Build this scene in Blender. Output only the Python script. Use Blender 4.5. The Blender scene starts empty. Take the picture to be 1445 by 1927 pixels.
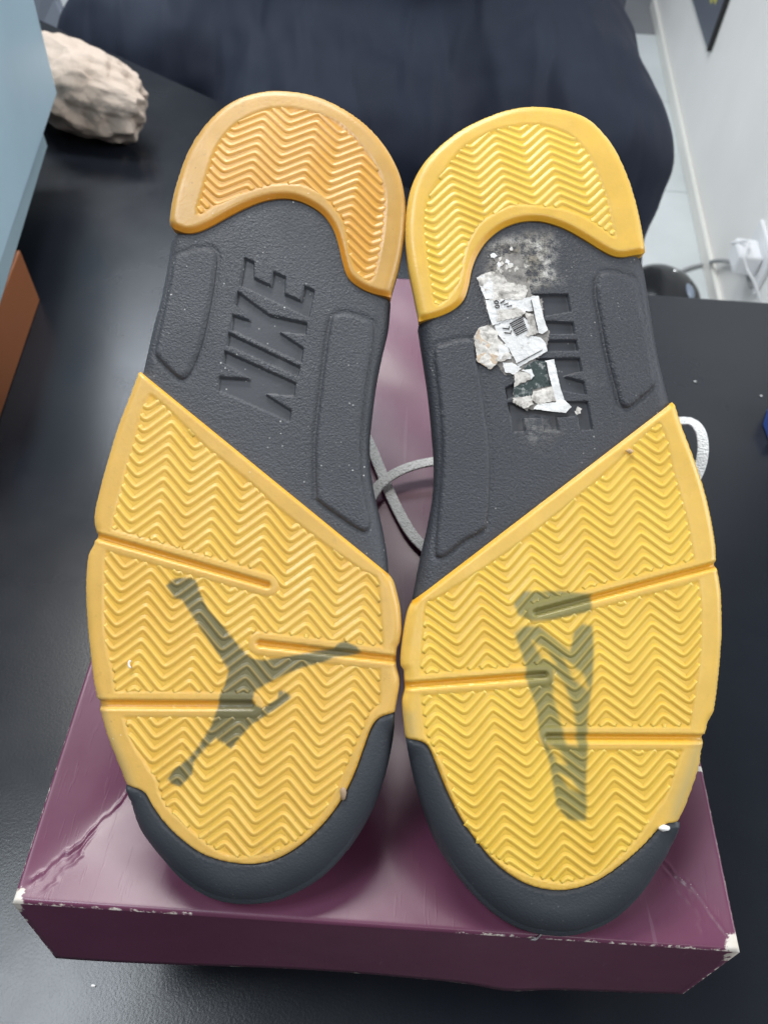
import bpy, bmesh, math, random
import numpy as np
from mathutils import Matrix, Vector
from mathutils.geometry import delaunay_2d_cdt

MM = 0.001
sc = bpy.context.scene
col = sc.collection
random.seed(4)
rng = np.random.default_rng(7)

# ------------------------------------------------------------------ camera
# all measures below are millimetres; z = 0 is the top edge of the burgundy lid, the desk lies at DESK
DESK = -132.0
FLOOR = DESK - 740.0
F_PX, CX, CY = 1392.0, 722.5, 963.5
PITCH, ROLL = math.radians(52.5788), math.radians(3.85057)
CAM = np.array([-6.6564, -39.5664, 276.4356])
_fw = np.array([0, math.cos(PITCH), -math.sin(PITCH)])
_r = np.array([1.0, 0, 0]); _d = np.cross(_fw, _r)
CR = math.cos(ROLL) * _r - math.sin(ROLL) * _d
CD = math.sin(ROLL) * _r + math.cos(ROLL) * _d
CF = _fw
cam_d = bpy.data.cameras.new('camera')
cam_d.sensor_fit = 'VERTICAL'; cam_d.sensor_height = 36.0; cam_d.lens = 26.0
cam_d.clip_start = 0.02; cam_d.clip_end = 60.0
cam_d.dof.use_dof = True; cam_d.dof.focus_distance = 0.245; cam_d.dof.aperture_fstop = 20.0
cam = bpy.data.objects.new('camera', cam_d); col.objects.link(cam)
M = Matrix.Identity(4)
for i in range(3):
    M[i][0] = CR[i]; M[i][1] = -CD[i]; M[i][2] = -CF[i]; M[i][3] = CAM[i] * MM
M[2][3] = (CAM[2] - DESK) * MM
cam.matrix_world = M
sc.camera = cam

# ------------------------------------------------------------------ world, lamps, exposure
w = bpy.data.worlds.new('World'); sc.world = w; w.use_nodes = True
bg = w.node_tree.nodes['Background']
bg.inputs[0].default_value = (0.86, 0.93, 1.0, 1); bg.inputs[1].default_value = 0.16

def area(name, loc, target, sx, sy, power, color):
    l = bpy.data.lights.new(name, 'AREA'); l.shape = 'RECTANGLE'; l.size = sx; l.size_y = sy
    l.energy = power; l.color = color
    o = bpy.data.objects.new(name, l); col.objects.link(o)
    o.location = loc
    o.rotation_euler = (Vector(target) - Vector(loc)).to_track_quat('-Z', 'Y').to_euler()
    return o
area('ceiling_or_fill_lamp', (-0.70, 2.50, 2.0), (-0.6, 2.0, 0.0), 1.7, 0.55, 50, (0.86, 0.93, 1.0))
area('ceiling_or_fill_lamp', (-0.42, 1.15, 2.0), (-0.35, 0.9, 0.0), 0.9, 0.45, 34, (1.0, 0.98, 0.94))
area('ceiling_or_fill_lamp', (-0.86, 0.06, 2.0), (-0.7, 0.1, 0.0), 0.55, 0.55, 20, (0.87, 0.94, 1.0))
area('ceiling_or_fill_lamp', (0.45, -1.25, 2.0), (0.2, 0.0, 0.0), 1.2, 0.6, 10, (1.0, 0.98, 0.95))  # unseen fill behind the camera, added to brighten the soles
area('right_fill', (2.3, 0.1, 1.35), (-0.3, 0.5, 0.0), 1.4, 1.2, 40, (0.93, 0.97, 1.0))  # added soft fill from the right, lifts the blue box face; no window there

vs = sc.view_settings
vs.view_transform = 'Standard'; vs.look = 'None'; vs.gamma = 1.0; vs.exposure = 0.0; vs.use_curve_mapping = False

# ------------------------------------------------------------------ helpers
def ray(px, py): return CF + CR * (px - CX) / F_PX + CD * (py - CY) / F_PX
def at(px, py, z):
    q = ray(px, py); return CAM + q * ((z - CAM[2]) / q[2])
def at_y(px, py, y):
    q = ray(px, py); return CAM + q * ((y - CAM[1]) / q[1])
def world(p): return Vector((p[0] * MM, p[1] * MM, (p[2] - DESK) * MM))

def mat(name, color, rough=0.5, spec=0.5, **kw):
    m = bpy.data.materials.new(name); m.use_nodes = True
    b = m.node_tree.nodes['Principled BSDF']
    b.inputs['Base Color'].default_value = (*color, 1); b.inputs['Roughness'].default_value = rough
    b.inputs['Specular IOR Level'].default_value = spec
    for k, v in kw.items(): b.inputs[k.replace('_', ' ')].default_value = v
    return m
class NT:
    def __init__(s, m):
        s.t = m.node_tree; s.b = s.t.nodes['Principled BSDF']
        s.co = s.t.nodes.new('ShaderNodeTexCoord').outputs['Object']
    def n(s, kind, **kw):
        x = s.t.nodes.new('ShaderNode' + kind)
        for k, v in kw.items(): setattr(x, k, v)
        return x
    def l(s, a, b): s.t.links.new(a, b)
    def mapping(s, scale=(1, 1, 1), rot=(0, 0, 0), src=None):
        x = s.n('Mapping'); x.inputs['Scale'].default_value = scale; x.inputs['Rotation'].default_value = rot
        s.l(src or s.co, x.inputs['Vector']); return x.outputs[0]
    def noise(s, scale, detail=3, rough=0.5, vec=None, dist=0.0):
        x = s.n('TexNoise'); x.inputs['Scale'].default_value = scale; x.inputs['Detail'].default_value = detail
        x.inputs['Roughness'].default_value = rough; x.inputs['Distortion'].default_value = dist
        s.l(vec or s.co, x.inputs['Vector']); return x.outputs['Fac']
    def voro(s, scale, feature='F1', vec=None, rand=1.0):
        x = s.n('TexVoronoi', feature=feature); x.inputs['Scale'].default_value = scale
        x.inputs['Randomness'].default_value = rand
        s.l(vec or s.co, x.inputs['Vector']); return x.outputs['Distance']
    def ramp(s, f, a, b, va=0.0, vb=1.0):
        x = s.n('MapRange'); x.inputs[1].default_value = a; x.inputs[2].default_value = b
        x.inputs[3].default_value = va; x.inputs[4].default_value = vb
        s.l(f, x.inputs[0]); return x.outputs[0]
    def math(s, op, a, b=None):
        x = s.n('Math', operation=op)
        for i, v in enumerate((a, b)):
            if v is None: continue
            if isinstance(v, (int, float)): x.inputs[i].default_value = v
            else: s.l(v, x.inputs[i])
        return x.outputs[0]
    def mix(s, f, a, b):
        x = s.n('Mix', data_type='RGBA')
        if isinstance(f, (int, float)): x.inputs[0].default_value = f
        else: s.l(f, x.inputs[0])
        for i, v in ((6, a), (7, b)):
            if isinstance(v, tuple): x.inputs[i].default_value = (*v, 1)
            else: s.l(v, x.inputs[i])
        return x.outputs[2]
    def attr(s, name):
        x = s.n('Attribute'); x.attribute_name = name; return x.outputs['Fac']
    def base(s, c): s.l(c, s.b.inputs['Base Color'])
    def rough(s, f): s.l(f, s.b.inputs['Roughness'])
    def bump(s, h, dist, strength=1.0, prev=None):
        x = s.n('Bump'); x.inputs['Distance'].default_value = dist; x.inputs['Strength'].default_value = strength
        s.l(h, x.inputs['Height'])
        if prev is not None: s.l(prev, x.inputs['Normal'])
        s.l(x.outputs[0], s.b.inputs['Normal']); return x.outputs[0]

def mesh_obj(name, v, f, m, parent=None, smooth=True, attrs=None, scale=MM):
    me = bpy.data.meshes.new(name)
    v = np.asarray(v, dtype=np.float64) * scale
    me.from_pydata(v.tolist(), [], [tuple(int(i) for i in q) for q in f])
    if smooth: me.polygons.foreach_set('use_smooth', np.ones(len(me.polygons), dtype=bool))
    for k, a in (attrs or {}).items():
        at_ = me.attributes.new(k, 'FLOAT', 'POINT'); at_.data.foreach_set('value', np.asarray(a, dtype=np.float32))
    me.update()
    if m is not None: me.materials.append(m)
    o = bpy.data.objects.new(name, me); col.objects.link(o)
    if parent is not None: o.parent = parent
    return o
def wmesh(name, v, f, m, **kw):
    """mesh given in the millimetre frame (z from the lid), placed with its origin at the world origin"""
    v = np.array(v, dtype=float); v[:, 2] -= DESK
    return mesh_obj(name, v, f, m, **kw)
def tag(o, label=None, cat=None, group=None, kind=None):
    if label: o['label'] = label
    if cat: o['category'] = cat
    if group: o['group'] = group
    if kind: o['kind'] = kind
    return o
def empty(name, loc=(0, 0, 0)):
    o = bpy.data.objects.new(name, None); o.empty_display_size = 0.02; col.objects.link(o); o.location = loc; return o

def smooth_line(p, step=0.9):
    """open Catmull-Rom through p, resampled at about `step`"""
    p = np.asarray(p, float); n = len(p)
    q = np.vstack([2 * p[0] - p[1], p, 2 * p[-1] - p[-2]])
    out = []
    for i in range(n - 1):
        a, b, c, d = q[i:i + 4]
        k = max(1, int(np.linalg.norm(c - b) / step))
        for j in range(k):
            t = j / k
            out.append(0.5 * (2 * b + (c - a) * t + (2 * a - 5 * b + 4 * c - d) * t * t + (3 * b - a - 3 * c + d) * t ** 3))
    out.append(p[-1]); return np.array(out)
def smooth_loop(p, step=0.8):
    p = np.asarray(p, float)
    r = smooth_line(np.vstack([p[-2:], p, p[:3]]), step)
    # keep one turn: start at p[0], end before p[0] again
    i0 = int(np.argmin(np.linalg.norm(r[:len(r) // 2] - p[0], axis=1)))
    j = int(np.argmin(np.linalg.norm(r[len(r) // 2:] - p[0], axis=1))) + len(r) // 2
    return r[i0:j]
def seg_dist(P, A, B):
    d = B - A; L = (d * d).sum(-1) + 1e-12
    t = np.clip(((P[:, None, :] - A[None]) * d[None]).sum(-1) / L[None], 0, 1)
    q = A[None] + t[..., None] * d[None]
    return np.sqrt(((P[:, None, :] - q) ** 2).sum(-1))
def line_dist(P, line):
    out = np.full(len(P), 1e9)
    line = np.asarray(line, float); A, B = line[:-1], line[1:]
    for s in range(0, len(P), 4000): out[s:s + 4000] = seg_dist(P[s:s + 4000], A, B).min(1)
    return out
def inside(P, poly):
    x, y = P[:, 0], P[:, 1]; r = np.zeros(len(P), bool); n = len(poly); j = n - 1
    for i in range(n):
        xi, yi = poly[i]; xj, yj = poly[j]
        c = ((yi > y) != (yj > y)) & (x < (xj - xi) * (y - yi) / (yj - yi + 1e-15) + xi)
        r ^= c; j = i
    return r
def sdf(P, poly):
    poly = np.asarray(poly, float)
    d = line_dist(P, np.vstack([poly, poly[:1]])); return np.where(inside(P, poly), -d, d)
def sstep(x, a, b):
    t = np.clip((x - a) / (b - a), 0, 1); return t * t * (3 - 2 * t)
def edge_round(d, r):
    """drop below the top for a point d inside an edge rounded with radius r"""
    u = np.clip(1 - d / r, 0, 1); return -r * (1 - np.sqrt(np.clip(1 - u * u, 0, 1)))

def miter(poly, d):
    """closed polygon moved inwards by d"""
    p = np.asarray(poly, float)
    if np.sum(p[:, 0] * np.roll(p[:, 1], -1) - np.roll(p[:, 0], -1) * p[:, 1]) < 0: p = p[::-1]
    e = np.roll(p, -1, 0) - p; e /= np.linalg.norm(e, axis=1)[:, None]; n = np.column_stack([-e[:, 1], e[:, 0]])
    n0 = np.roll(n, 1, 0); b = n + n0; b /= (b * b).sum(1)[:, None] / 2
    return p + b * d
def dense(p, step):
    out = []
    for a, b in zip(p, np.roll(p, -1, 0)):
        k = max(1, int(np.linalg.norm(b - a) / step)); out += [a + (b - a) * i / k for i in range(k)]
    return np.array(out)
def plate(name, outline, spacing, hfun, m, parent=None, skirt=4.0, afun=None, jitter=0.12, loops=()):
    """a sheet over a closed 2D outline (mm) with heights hfun(xy), and side walls `skirt` deep"""
    outline = np.asarray(outline, float)
    A = 0.5 * np.sum(outline[:, 0] * np.roll(outline[:, 1], -1) - np.roll(outline[:, 0], -1) * outline[:, 1])
    if A < 0: outline = outline[::-1]
    lo, hi = outline.min(0), outline.max(0)
    xs = np.arange(lo[0], hi[0], spacing); ys = np.arange(lo[1], hi[1], spacing * 0.9)
    X, Y = np.meshgrid(xs, ys); X = X + (np.arange(len(ys)) % 2)[:, None] * spacing * 0.5
    P = np.stack([X.ravel(), Y.ravel()], 1)
    P = P + rng.uniform(-jitter, jitter, P.shape) * spacing
    P = P[inside(P, outline)]
    P = P[line_dist(P, np.vstack([outline, outline[:1]])) > 0.45 * spacing]
    nb = len(outline); edges = []; ex = []; off = nb
    for lp in loops:
        P = P[line_dist(P, np.vstack([lp, lp[:1]])) > 0.22]
        edges += [(off + i, off + (i + 1) % len(lp)) for i in range(len(lp))]; ex.append(lp); off += len(lp)
    allp = np.vstack([outline] + ex + [P])
    vo, eo, fo, *_ = delaunay_2d_cdt([Vector(p) for p in allp.tolist()], edges, [list(range(nb))], 1, 1e-5)
    v2 = np.array([(p.x, p.y) for p in vo])
    F = np.array([list(f) for f in fo if len(f) == 3])
    z = hfun(v2)
    V = np.column_stack([v2, z])
    e = np.vstack([F[:, [0, 1]], F[:, [1, 2]], F[:, [2, 0]]])
    key = np.sort(e, 1); k1 = key[:, 0].astype(np.int64) * len(V) + key[:, 1]
    uq, inv, cnt = np.unique(k1, return_inverse=True, return_counts=True)
    be = e[cnt[inv] == 1]
    faces = [tuple(f) for f in F]
    att = afun(v2) if afun else {}
    if skirt:
        ids = np.unique(be); mp = {int(i): k for k, i in enumerate(ids)}
        n0 = len(V); top = V[ids]; bot = top.copy(); bot[:, 2] -= skirt
        V = np.vstack([V, top, bot]); n1 = n0 + len(ids)
        for a, b in be:
            a, b = mp[int(a)], mp[int(b)]; faces.append((n0 + a, n1 + a, n1 + b, n0 + b))
        att = {k: np.concatenate([a, a[ids], a[ids]]) for k, a in att.items()}
    return mesh_obj(name, V, faces, m, parent, attrs=att)

def box_faces(): return [(0, 1, 2, 3), (7, 6, 5, 4), (0, 4, 5, 1), (1, 5, 6, 2), (2, 6, 7, 3), (3, 7, 4, 0)]
def prism(name, bottom, top, m, parent=None, bevel=0.0, smooth=False):
    """solid between two same-length loops of 3D points (counter-clockwise from above)"""
    n = len(bottom); v = list(bottom) + list(top)
    f = [tuple(range(n))[::-1], tuple(range(n, 2 * n))] + [(i, (i + 1) % n, n + (i + 1) % n, n + i) for i in range(n)]
    o = wmesh(name, v, f, m, parent=parent, smooth=smooth)
    if bevel:
        b = o.modifiers.new('bevel', 'BEVEL'); b.width = bevel * MM; b.segments = 3; b.limit_method = 'ANGLE'
    return o
def tube(name, pts, rad, m, parent=None, seg=12, flat=None, to_local=None, step=2.0):
    """round tube or, with flat=(width, thickness), a flat band along a smoothed path"""
    p = smooth_line(pts, step); n = len(p); V = []; F = []
    T = np.gradient(p, axis=0); T /= np.linalg.norm(T, axis=1)[:, None] + 1e-9
    up = np.array([0, 0, 1.0])
    for i in range(n):
        s = np.cross(T[i], up); s /= np.linalg.norm(s) + 1e-9; u = np.cross(s, T[i])
        rr = rad[min(i * len(rad) // n, len(rad) - 1)] if hasattr(rad, '__len__') else rad
        for k in range(seg):
            a = 2 * math.pi * k / seg
            if flat:
                ca, sa = math.cos(a), math.sin(a)
                x = math.copysign(abs(ca) ** 0.35, ca) * flat[0] / 2; y = math.copysign(abs(sa) ** 0.35, sa) * flat[1] / 2
            else: x, y = rr * math.cos(a), rr * math.sin(a)
            V.append(p[i] + s * x + u * y)
    for i in range(n - 1):
        for k in range(seg):
            F.append((i * seg + k, i * seg + (k + 1) % seg, (i + 1) * seg + (k + 1) % seg, (i + 1) * seg + k))
    F.append(tuple(range(seg))[::-1]); F.append(tuple(range((n - 1) * seg, n * seg)))
    V = np.array(V)
    if to_local is not None: return mesh_obj(name, to_local(V), F, m, parent)
    return wmesh(name, V, F, m, parent=parent)

# ------------------------------------------------------------------ materials
def rubber(name, field, rim, ink, dusty, seed):
    m = mat(name, field, 0.34, 0.5, Subsurface_Weight=0.5, Subsurface_Scale=0.0020)
    m.node_tree.nodes['Principled BSDF'].inputs['Subsurface Radius'].default_value = (0.75, 0.55, 0.22)
    t = NT(m)
    big = t.noise(28 + seed, 3, 0.6)
    c = t.mix(t.ramp(big, 0.35, 0.7), field, tuple(x * y for x, y in zip(field, (0.90, 0.84, 0.75))))
    rimc = t.mix(t.ramp(t.noise(70, 4, 0.6), 0.3, 0.7), rim, tuple(x * 0.86 for x in rim))
    c = t.mix(t.attr('rim'), c, rimc)
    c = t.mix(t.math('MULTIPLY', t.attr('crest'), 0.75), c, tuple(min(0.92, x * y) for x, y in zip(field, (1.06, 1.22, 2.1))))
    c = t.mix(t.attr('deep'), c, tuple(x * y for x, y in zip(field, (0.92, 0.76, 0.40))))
    c = t.mix(t.math('MULTIPLY', t.attr('ink'), t.math('SUBTRACT', 0.93, t.math('MULTIPLY', t.attr('crest'), 0.22))), c, ink)
    # grey bleeding from the dark midsole behind the thin edge of the clear rubber
    c = t.mix(t.math('MULTIPLY', t.attr('bleed'), 0.55), c, (0.30, 0.31, 0.22))
    # worn-in grime and pale dust specks
    gr = t.math('MAXIMUM', t.ramp(t.noise(190, 5, 0.7), 0.60, 0.80), t.ramp(t.noise(620, 4, 0.7), 0.66, 0.74))
    c = t.mix(t.math('MULTIPLY', gr, 0.24 * dusty), c, (0.16, 0.10, 0.05))
    sp = t.ramp(t.voro(420), 0.0, 0.13, 1.0, 0.0)
    sp = t.math('MULTIPLY', sp, t.ramp(t.noise(130, 2), 0.55, 0.68))
    sp = t.math('MULTIPLY', sp, t.math('ADD', t.math('MULTIPLY', t.attr('rim'), 0.8), 0.15))
    c = t.mix(t.math('MULTIPLY', sp, 0.85 * dusty), c, (0.85, 0.80, 0.70))
    t.base(c)
    t.rough(t.ramp(t.noise(60, 4), 0.3, 0.75, 0.26, 0.50))
    t.bump(t.noise(900, 3, 0.6), 0.00012, 0.5)
    return m
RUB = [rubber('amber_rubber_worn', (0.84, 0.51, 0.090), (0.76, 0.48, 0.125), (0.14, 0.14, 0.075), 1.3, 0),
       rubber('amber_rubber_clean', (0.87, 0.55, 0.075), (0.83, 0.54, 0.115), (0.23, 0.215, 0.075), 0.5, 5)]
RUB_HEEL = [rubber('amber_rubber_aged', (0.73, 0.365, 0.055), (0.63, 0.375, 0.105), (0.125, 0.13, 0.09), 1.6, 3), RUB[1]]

def grain(name, c0, c1, rough, depth, dusty, scale=1000):
    m = mat(name, c0, rough, 0.5); t = NT(m)
    g = t.noise(scale, 2, 0.55, dist=0.6)
    v = t.voro(scale * 0.75, 'SMOOTH_F1')
    h = t.math('MULTIPLY', t.math('ADD', t.math('MULTIPLY', g, 0.9), t.math('MULTIPLY', v, 0.5)), t.math('SUBTRACT', 1.0, t.math('MULTIPLY', t.attr('flat'), 0.85)))
    c = t.mix(t.ramp(t.noise(22, 4, 0.6), 0.35, 0.7), c0, c1)
    # scuffed-on dust: cloudy smears and single specks
    sm = t.math('MULTIPLY', t.ramp(t.noise(60, 6, 0.75), 0.56, 0.80), t.ramp(t.noise(14, 2), 0.45, 0.7))
    c = t.mix(t.math('MULTIPLY', sm, 0.28 * dusty), c, (0.42, 0.41, 0.40))
    sp = t.math('MULTIPLY', t.ramp(t.voro(420), 0.04, 0.15, 1.0, 0.0), t.ramp(t.noise(75, 2), 0.53, 0.62))
    c = t.mix(t.math('MULTIPLY', sp, 0.8 * dusty), c, (0.75, 0.74, 0.72))
    # worn stain carried by some parts
    st = t.math('MULTIPLY', t.attr('stain'), t.ramp(t.noise(420, 5, 0.75), 0.42, 0.62))
    sc_ = t.mix(t.ramp(t.noise(160, 3), 0.4, 0.65), (0.30, 0.27, 0.22), (0.72, 0.70, 0.66))
    c = t.mix(st, c, sc_)
    t.base(c)
    b = t.bump(h, depth, 0.9)
    t.bump(t.math('MULTIPLY', st, 1.0), 0.0004, 0.8, prev=b)
    t.rough(t.ramp(t.noise(40, 3), 0.3, 0.7, rough - 0.06, rough + 0.10))
    return m
DARK = [grain('charcoal_rubber_dusty', (0.052, 0.056, 0.066), (0.066, 0.071, 0.083), 0.48, 0.00035, 1.0, 1600),
        grain('charcoal_rubber', (0.043, 0.047, 0.057), (0.054, 0.058, 0.070), 0.46, 0.00035, 0.6, 1600)]
BUMPER = grain('charcoal_bumper_rubber', (0.040, 0.047, 0.058), (0.050, 0.058, 0.070), 0.46, 0.00012, 0.15, 1500)
UPPER = grain('charcoal_upper_leather', (0.035, 0.037, 0.045), (0.045, 0.046, 0.055), 0.55, 0.0003, 0.1, 600)
LINING = mat('black_lining', (0.02, 0.02, 0.022), 0.9)
def woven():
    m = mat('white_lace_cotton', (0.70, 0.71, 0.70), 0.85, 0.2); t = NT(m)
    t.base(t.mix(t.ramp(t.noise(180, 4), 0.3, 0.7), (0.72, 0.73, 0.73), (0.82, 0.82, 0.81)))
    t.bump(t.math('ADD', t.noise(1500, 2), t.voro(900)), 0.0007, 0.9); return m
LACE = woven()

# ------------------------------------------------------------------ desk, floor, wall
def desk_mat():
    m = mat('black_textured_desk', (0.016, 0.018, 0.023), 0.36, 0.38); t = NT(m)
    t.base(t.mix(t.ramp(t.noise(5, 5, 0.6), 0.35, 0.75), (0.007, 0.009, 0.014), (0.011, 0.014, 0.020)))
    g = t.noise(750, 2, 0.6, dist=0.4)
    t.bump(g, 0.0002, 0.25)
    sm = t.noise(7, 5, 0.65)
    t.rough(t.ramp(sm, 0.3, 0.75, 0.20, 0.31))
    return m
D = DESK
desk_loop = [(-1000, -450), (950, -450), (950, 545), (215, 545), (-421, 1002), (-1000, 1420)]
desk = prism('desk', [(x, y, D - 28) for x, y in desk_loop], [(x, y, D) for x, y in desk_loop], desk_mat(), bevel=2)
tag(desk, 'black textured desk top with the shoe boxes standing on it', 'desk')
desk.location = (0, 0, 0)
leg_m = mat('black_leg_metal', (0.02, 0.02, 0.022), 0.4)
for x, y in ((-930, -380), (880, -380), (880, 470), (-930, 1290)):
    prism('leg', [(x - 25, y - 25, FLOOR), (x + 25, y - 25, FLOOR), (x + 25, y + 25, FLOOR), (x - 25, y + 25, FLOOR)],
          [(x - 25, y - 25, D - 28), (x + 25, y - 25, D - 28), (x + 25, y + 25, D - 28), (x - 25, y + 25, D - 28)], leg_m, parent=desk)

def floor_mat(name, c):
    m = mat(name, c, 0.42, 0.4); t = NT(m)
    t.base(t.mix(t.ramp(t.noise(2.2, 5, 0.65), 0.3, 0.75), c, tuple(x * 0.80 for x in c)))
    t.bump(t.noise(60, 4), 0.0006, 0.4); return m
fl_m = floor_mat('pale_floor_tile', (0.70, 0.74, 0.75))
gap_m = mat('floor_grout', (0.36, 0.37, 0.37), 0.8)
tag(wmesh('floor', [(-4000, -2500, FLOOR - 3), (3500, -2500, FLOOR - 3), (3500, 6500, FLOOR - 3), (-4000, 6500, FLOOR - 3)], [(0, 1, 2, 3)], gap_m, smooth=False), kind='structure')
flo = bpy.data.objects['floor']
tl = bpy.data.meshes.new('tile')
bmt = bmesh.new(); bmesh.ops.create_cube(bmt, size=1.0)
for v_ in bmt.verts: v_.co = Vector((v_.co.x * 0.597, v_.co.y * 0.597, v_.co.z * 0.006))
bmt.to_mesh(tl); bmt.free(); tl.materials.append(fl_m)
dk_m = floor_mat('grey_floor_tile', (0.26, 0.27, 0.29))
tl2 = tl.copy(); tl2.materials.clear(); tl2.materials.append(dk_m)
for i in range(-3, 7):
    for j in range(-2, 9):
        x, y = 0.21 + i * 0.6, 0.02 + j * 0.6
        if x > 1.3 or x < -2.4: continue
        o = bpy.data.objects.new('tile', tl2 if y > 3.3 else tl); col.objects.link(o); o.parent = flo
        o.location = (x, y, (FLOOR - DESK) * MM)

# white wall on the right, its foot running away from the desk; skirting strip, poster, socket
wa, wb = np.array([652.0, -90.0]), np.array([983.0, 3612.0])
wd = (wb - wa) / np.linalg.norm(wb - wa); wn = np.array([wd[1], -wd[0]])     # wn points into the wall
def wall_pt(s, z, off=0.0):
    p = wa + wd * s - wn * off; return (p[0], p[1], z)
def wall_box(name, s0, s1, z0, z1, o0, o1, m, parent=None, bevel=0.0):
    b = [wall_pt(s0, z0, o0), wall_pt(s0, z0, o1), wall_pt(s1, z0, o1), wall_pt(s1, z0, o0)]
    t_ = [(x, y, z1) for x, y, _ in b]
    return prism(name, b[::-1] if False else b, t_, m, parent, bevel)
def wall_hit(px, py):
    q = ray(px, py); n2 = wn; t_ = ((wa - CAM[:2]) @ n2) / (q[:2] @ n2); p = CAM + q * t_
    return float((p[:2] - wa) @ wd), float(p[2])
wl = NT(mat('white_wall_plaster', (0.70, 0.71, 0.74), 0.45, 0.4))
wall_m = wl.b.id_data.original if False else bpy.data.materials['white_wall_plaster']
wl.base(wl.mix(wl.ramp(wl.noise(3, 5, 0.6), 0.3, 0.75), (0.88, 0.87, 0.85), (0.81, 0.80, 0.78)))
wl.bump(wl.noise(40, 5), 0.001, 0.3)
L = float(np.linalg.norm(wb - wa))
wall = wall_box('wall', 1150, L, FLOOR, FLOOR + 2500, -120, 0, wall_m)
tag(wall, 'plain white wall beside the desk with a socket and a poster', 'wall')
sk_m = mat('cream_skirting', (0.80, 0.79, 0.74), 0.35)
wall_box('skirting', 1150.5, L, FLOOR + 3.2, FLOOR + 45, 0.3, 14, sk_m, parent=wall, bevel=3)

# ------------------------------------------------------------------ poster, charger, cables
s0, z0 = wall_hit(1338, 95)
pm = mat('dark_poster', (0.10, 0.115, 0.15), 0.4); pe = mat('black_poster_edge', (0.01, 0.01, 0.012), 0.5); py_ = mat('yellow_poster_print', (0.55, 0.52, 0.10), 0.5)
pst = wall_box('poster', s0, s0 + 700, z0, z0 + 900, 0.5, 12, pm)
tag(pst, 'dark slate poster board with yellow print hanging on the white wall', 'poster')
wall_box('edge_strip', s0 - 9, s0 - 0.3, z0, z0 + 900, 0.5, 15, pe, parent=pst)
for k, (a, b_, c_, d_) in enumerate([(90, 130, 120, 170), (140, 165, 105, 160), (175, 210, 125, 185), (100, 190, 185, 205)]):
    wall_box('printed_stroke', s0 + a, s0 + b_, z0 + c_ - 30, z0 + d_ - 30, 12.2, 13, py_, parent=pst)

wp = mat('white_plastic', (0.80, 0.81, 0.83), 0.3)
s1, z1 = wall_hit(1432, 482)
sock = wall_box('wall_socket', s1 - 75, s1 + 75, z1 - 50, z1 + 45, 0.5, 10, wp, bevel=3)
tag(sock, 'white wall socket low on the white wall', 'socket')
chg = wall_box('phone_charger', s1 - 45, s1 + 30, z1 - 25, z1 + 22, 10.5, 62, wp, bevel=7)
tag(chg, 'white charger block plugged into the wall socket', 'charger')
pA = np.array(wall_pt(s1 + 22, z1 + 10, 66))
def free(px, py, y): return at_y(px, py, y)
cb = [pA, free(1408, 455, 1440), free(1399, 478, 1400), free(1404, 505, 1380), free(1418, 530, 1360), free(1428, 560, 1340), free(1440, 600, 1320), free(1450, 700, 1280)]
tag(tube('charger_cable', cb, 3.2, wp, seg=10), 'white charging cable hanging from the charger behind the desk', 'cable')
gc = mat('grey_cable_sheath', (0.33, 0.34, 0.35), 0.5)
gp = [at(1262, 520, FLOOR + 9), at(1300, 503, FLOOR + 9), at(1335, 496, FLOOR + 12), np.array(wall_pt(wall_hit(1352, 494)[0], wall_hit(1352, 494)[1], 18)),
      np.array(wall_pt(wall_hit(1372, 492)[0], wall_hit(1372, 492)[1], 10)), np.array(wall_pt(wall_hit(1405, 504)[0], wall_hit(1405, 504)[1], 9)), np.array(wall_pt(s1 - 60, z1 - 40, 14))]
tag(tube('power_cable', gp, 5.0, gc, seg=10), 'grey power cable running from the floor up to the wall socket', 'cable')

# ------------------------------------------------------------------ person and chair
nv = mat('navy_trouser_cotton', (0.020, 0.026, 0.042), 0.78, 0.25); t = NT(nv)
t.base(t.mix(t.ramp(t.noise(6, 4), 0.3, 0.7), (0.011, 0.015, 0.029), (0.018, 0.025, 0.044)))
fold = t.noise(10, 1, 0.4, vec=t.mapping((2.2, 0.9, 0.5), (0.3, 0.6, 0.3)), dist=0.5)
b1 = t.bump(fold, 0.045, 0.45)
t.bump(t.noise(1100, 2), 0.0003, 0.4, prev=b1)
def soft_figure(name, chains, m, voxel=14.0):
    """one continuous body: capsules along the limbs, fused by a voxel remesh and smoothed"""
    bm_ = bmesh.new()
    for ch in chains:
        for (p, r0_), (q, r1_) in zip(ch[:-1], ch[1:]):
            p, q = np.array(p, float), np.array(q, float); k = max(2, int(np.linalg.norm(q - p) / 30))
            for i in range(k + 1):
                f_ = i / k; c_ = p + (q - p) * f_; rr = np.array(r0_, float) * (1 - f_) + np.array(r1_, float) * f_
                mt = Matrix.Translation(world(c_)) @ Matrix.Diagonal((rr[0] * MM, rr[1] * MM, rr[2] * MM, 1))
                bmesh.ops.create_icosphere(bm_, subdivisions=3, radius=1.0, matrix=mt)
    me = bpy.data.meshes.new(name); bm_.to_mesh(me); bm_.free()
    o = bpy.data.objects.new(name, me); col.objects.link(o); me.materials.append(m)
    rm = o.modifiers.new('fuse', 'REMESH'); rm.mode = 'VOXEL'; rm.voxel_size = voxel * MM; rm.use_smooth_shade = True
    sm_ = o.modifiers.new('soften', 'SMOOTH'); sm_.factor = 0.6; sm_.iterations = 14
    sb = o.modifiers.new('sub', 'SUBSURF'); sb.levels = 1; sb.render_levels = 1
    for nm, sc_, st_ in (('broad', 0.22, 0.032), ('fine', 0.085, 0.016)):
        tx = bpy.data.textures.new('cloth_' + nm, 'CLOUDS'); tx.noise_scale = sc_; tx.noise_depth = 1
        dp = o.modifiers.new('folds_' + nm, 'DISPLACE'); dp.texture = tx; dp.strength = st_; dp.mid_level = 0.5
    return o
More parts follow.
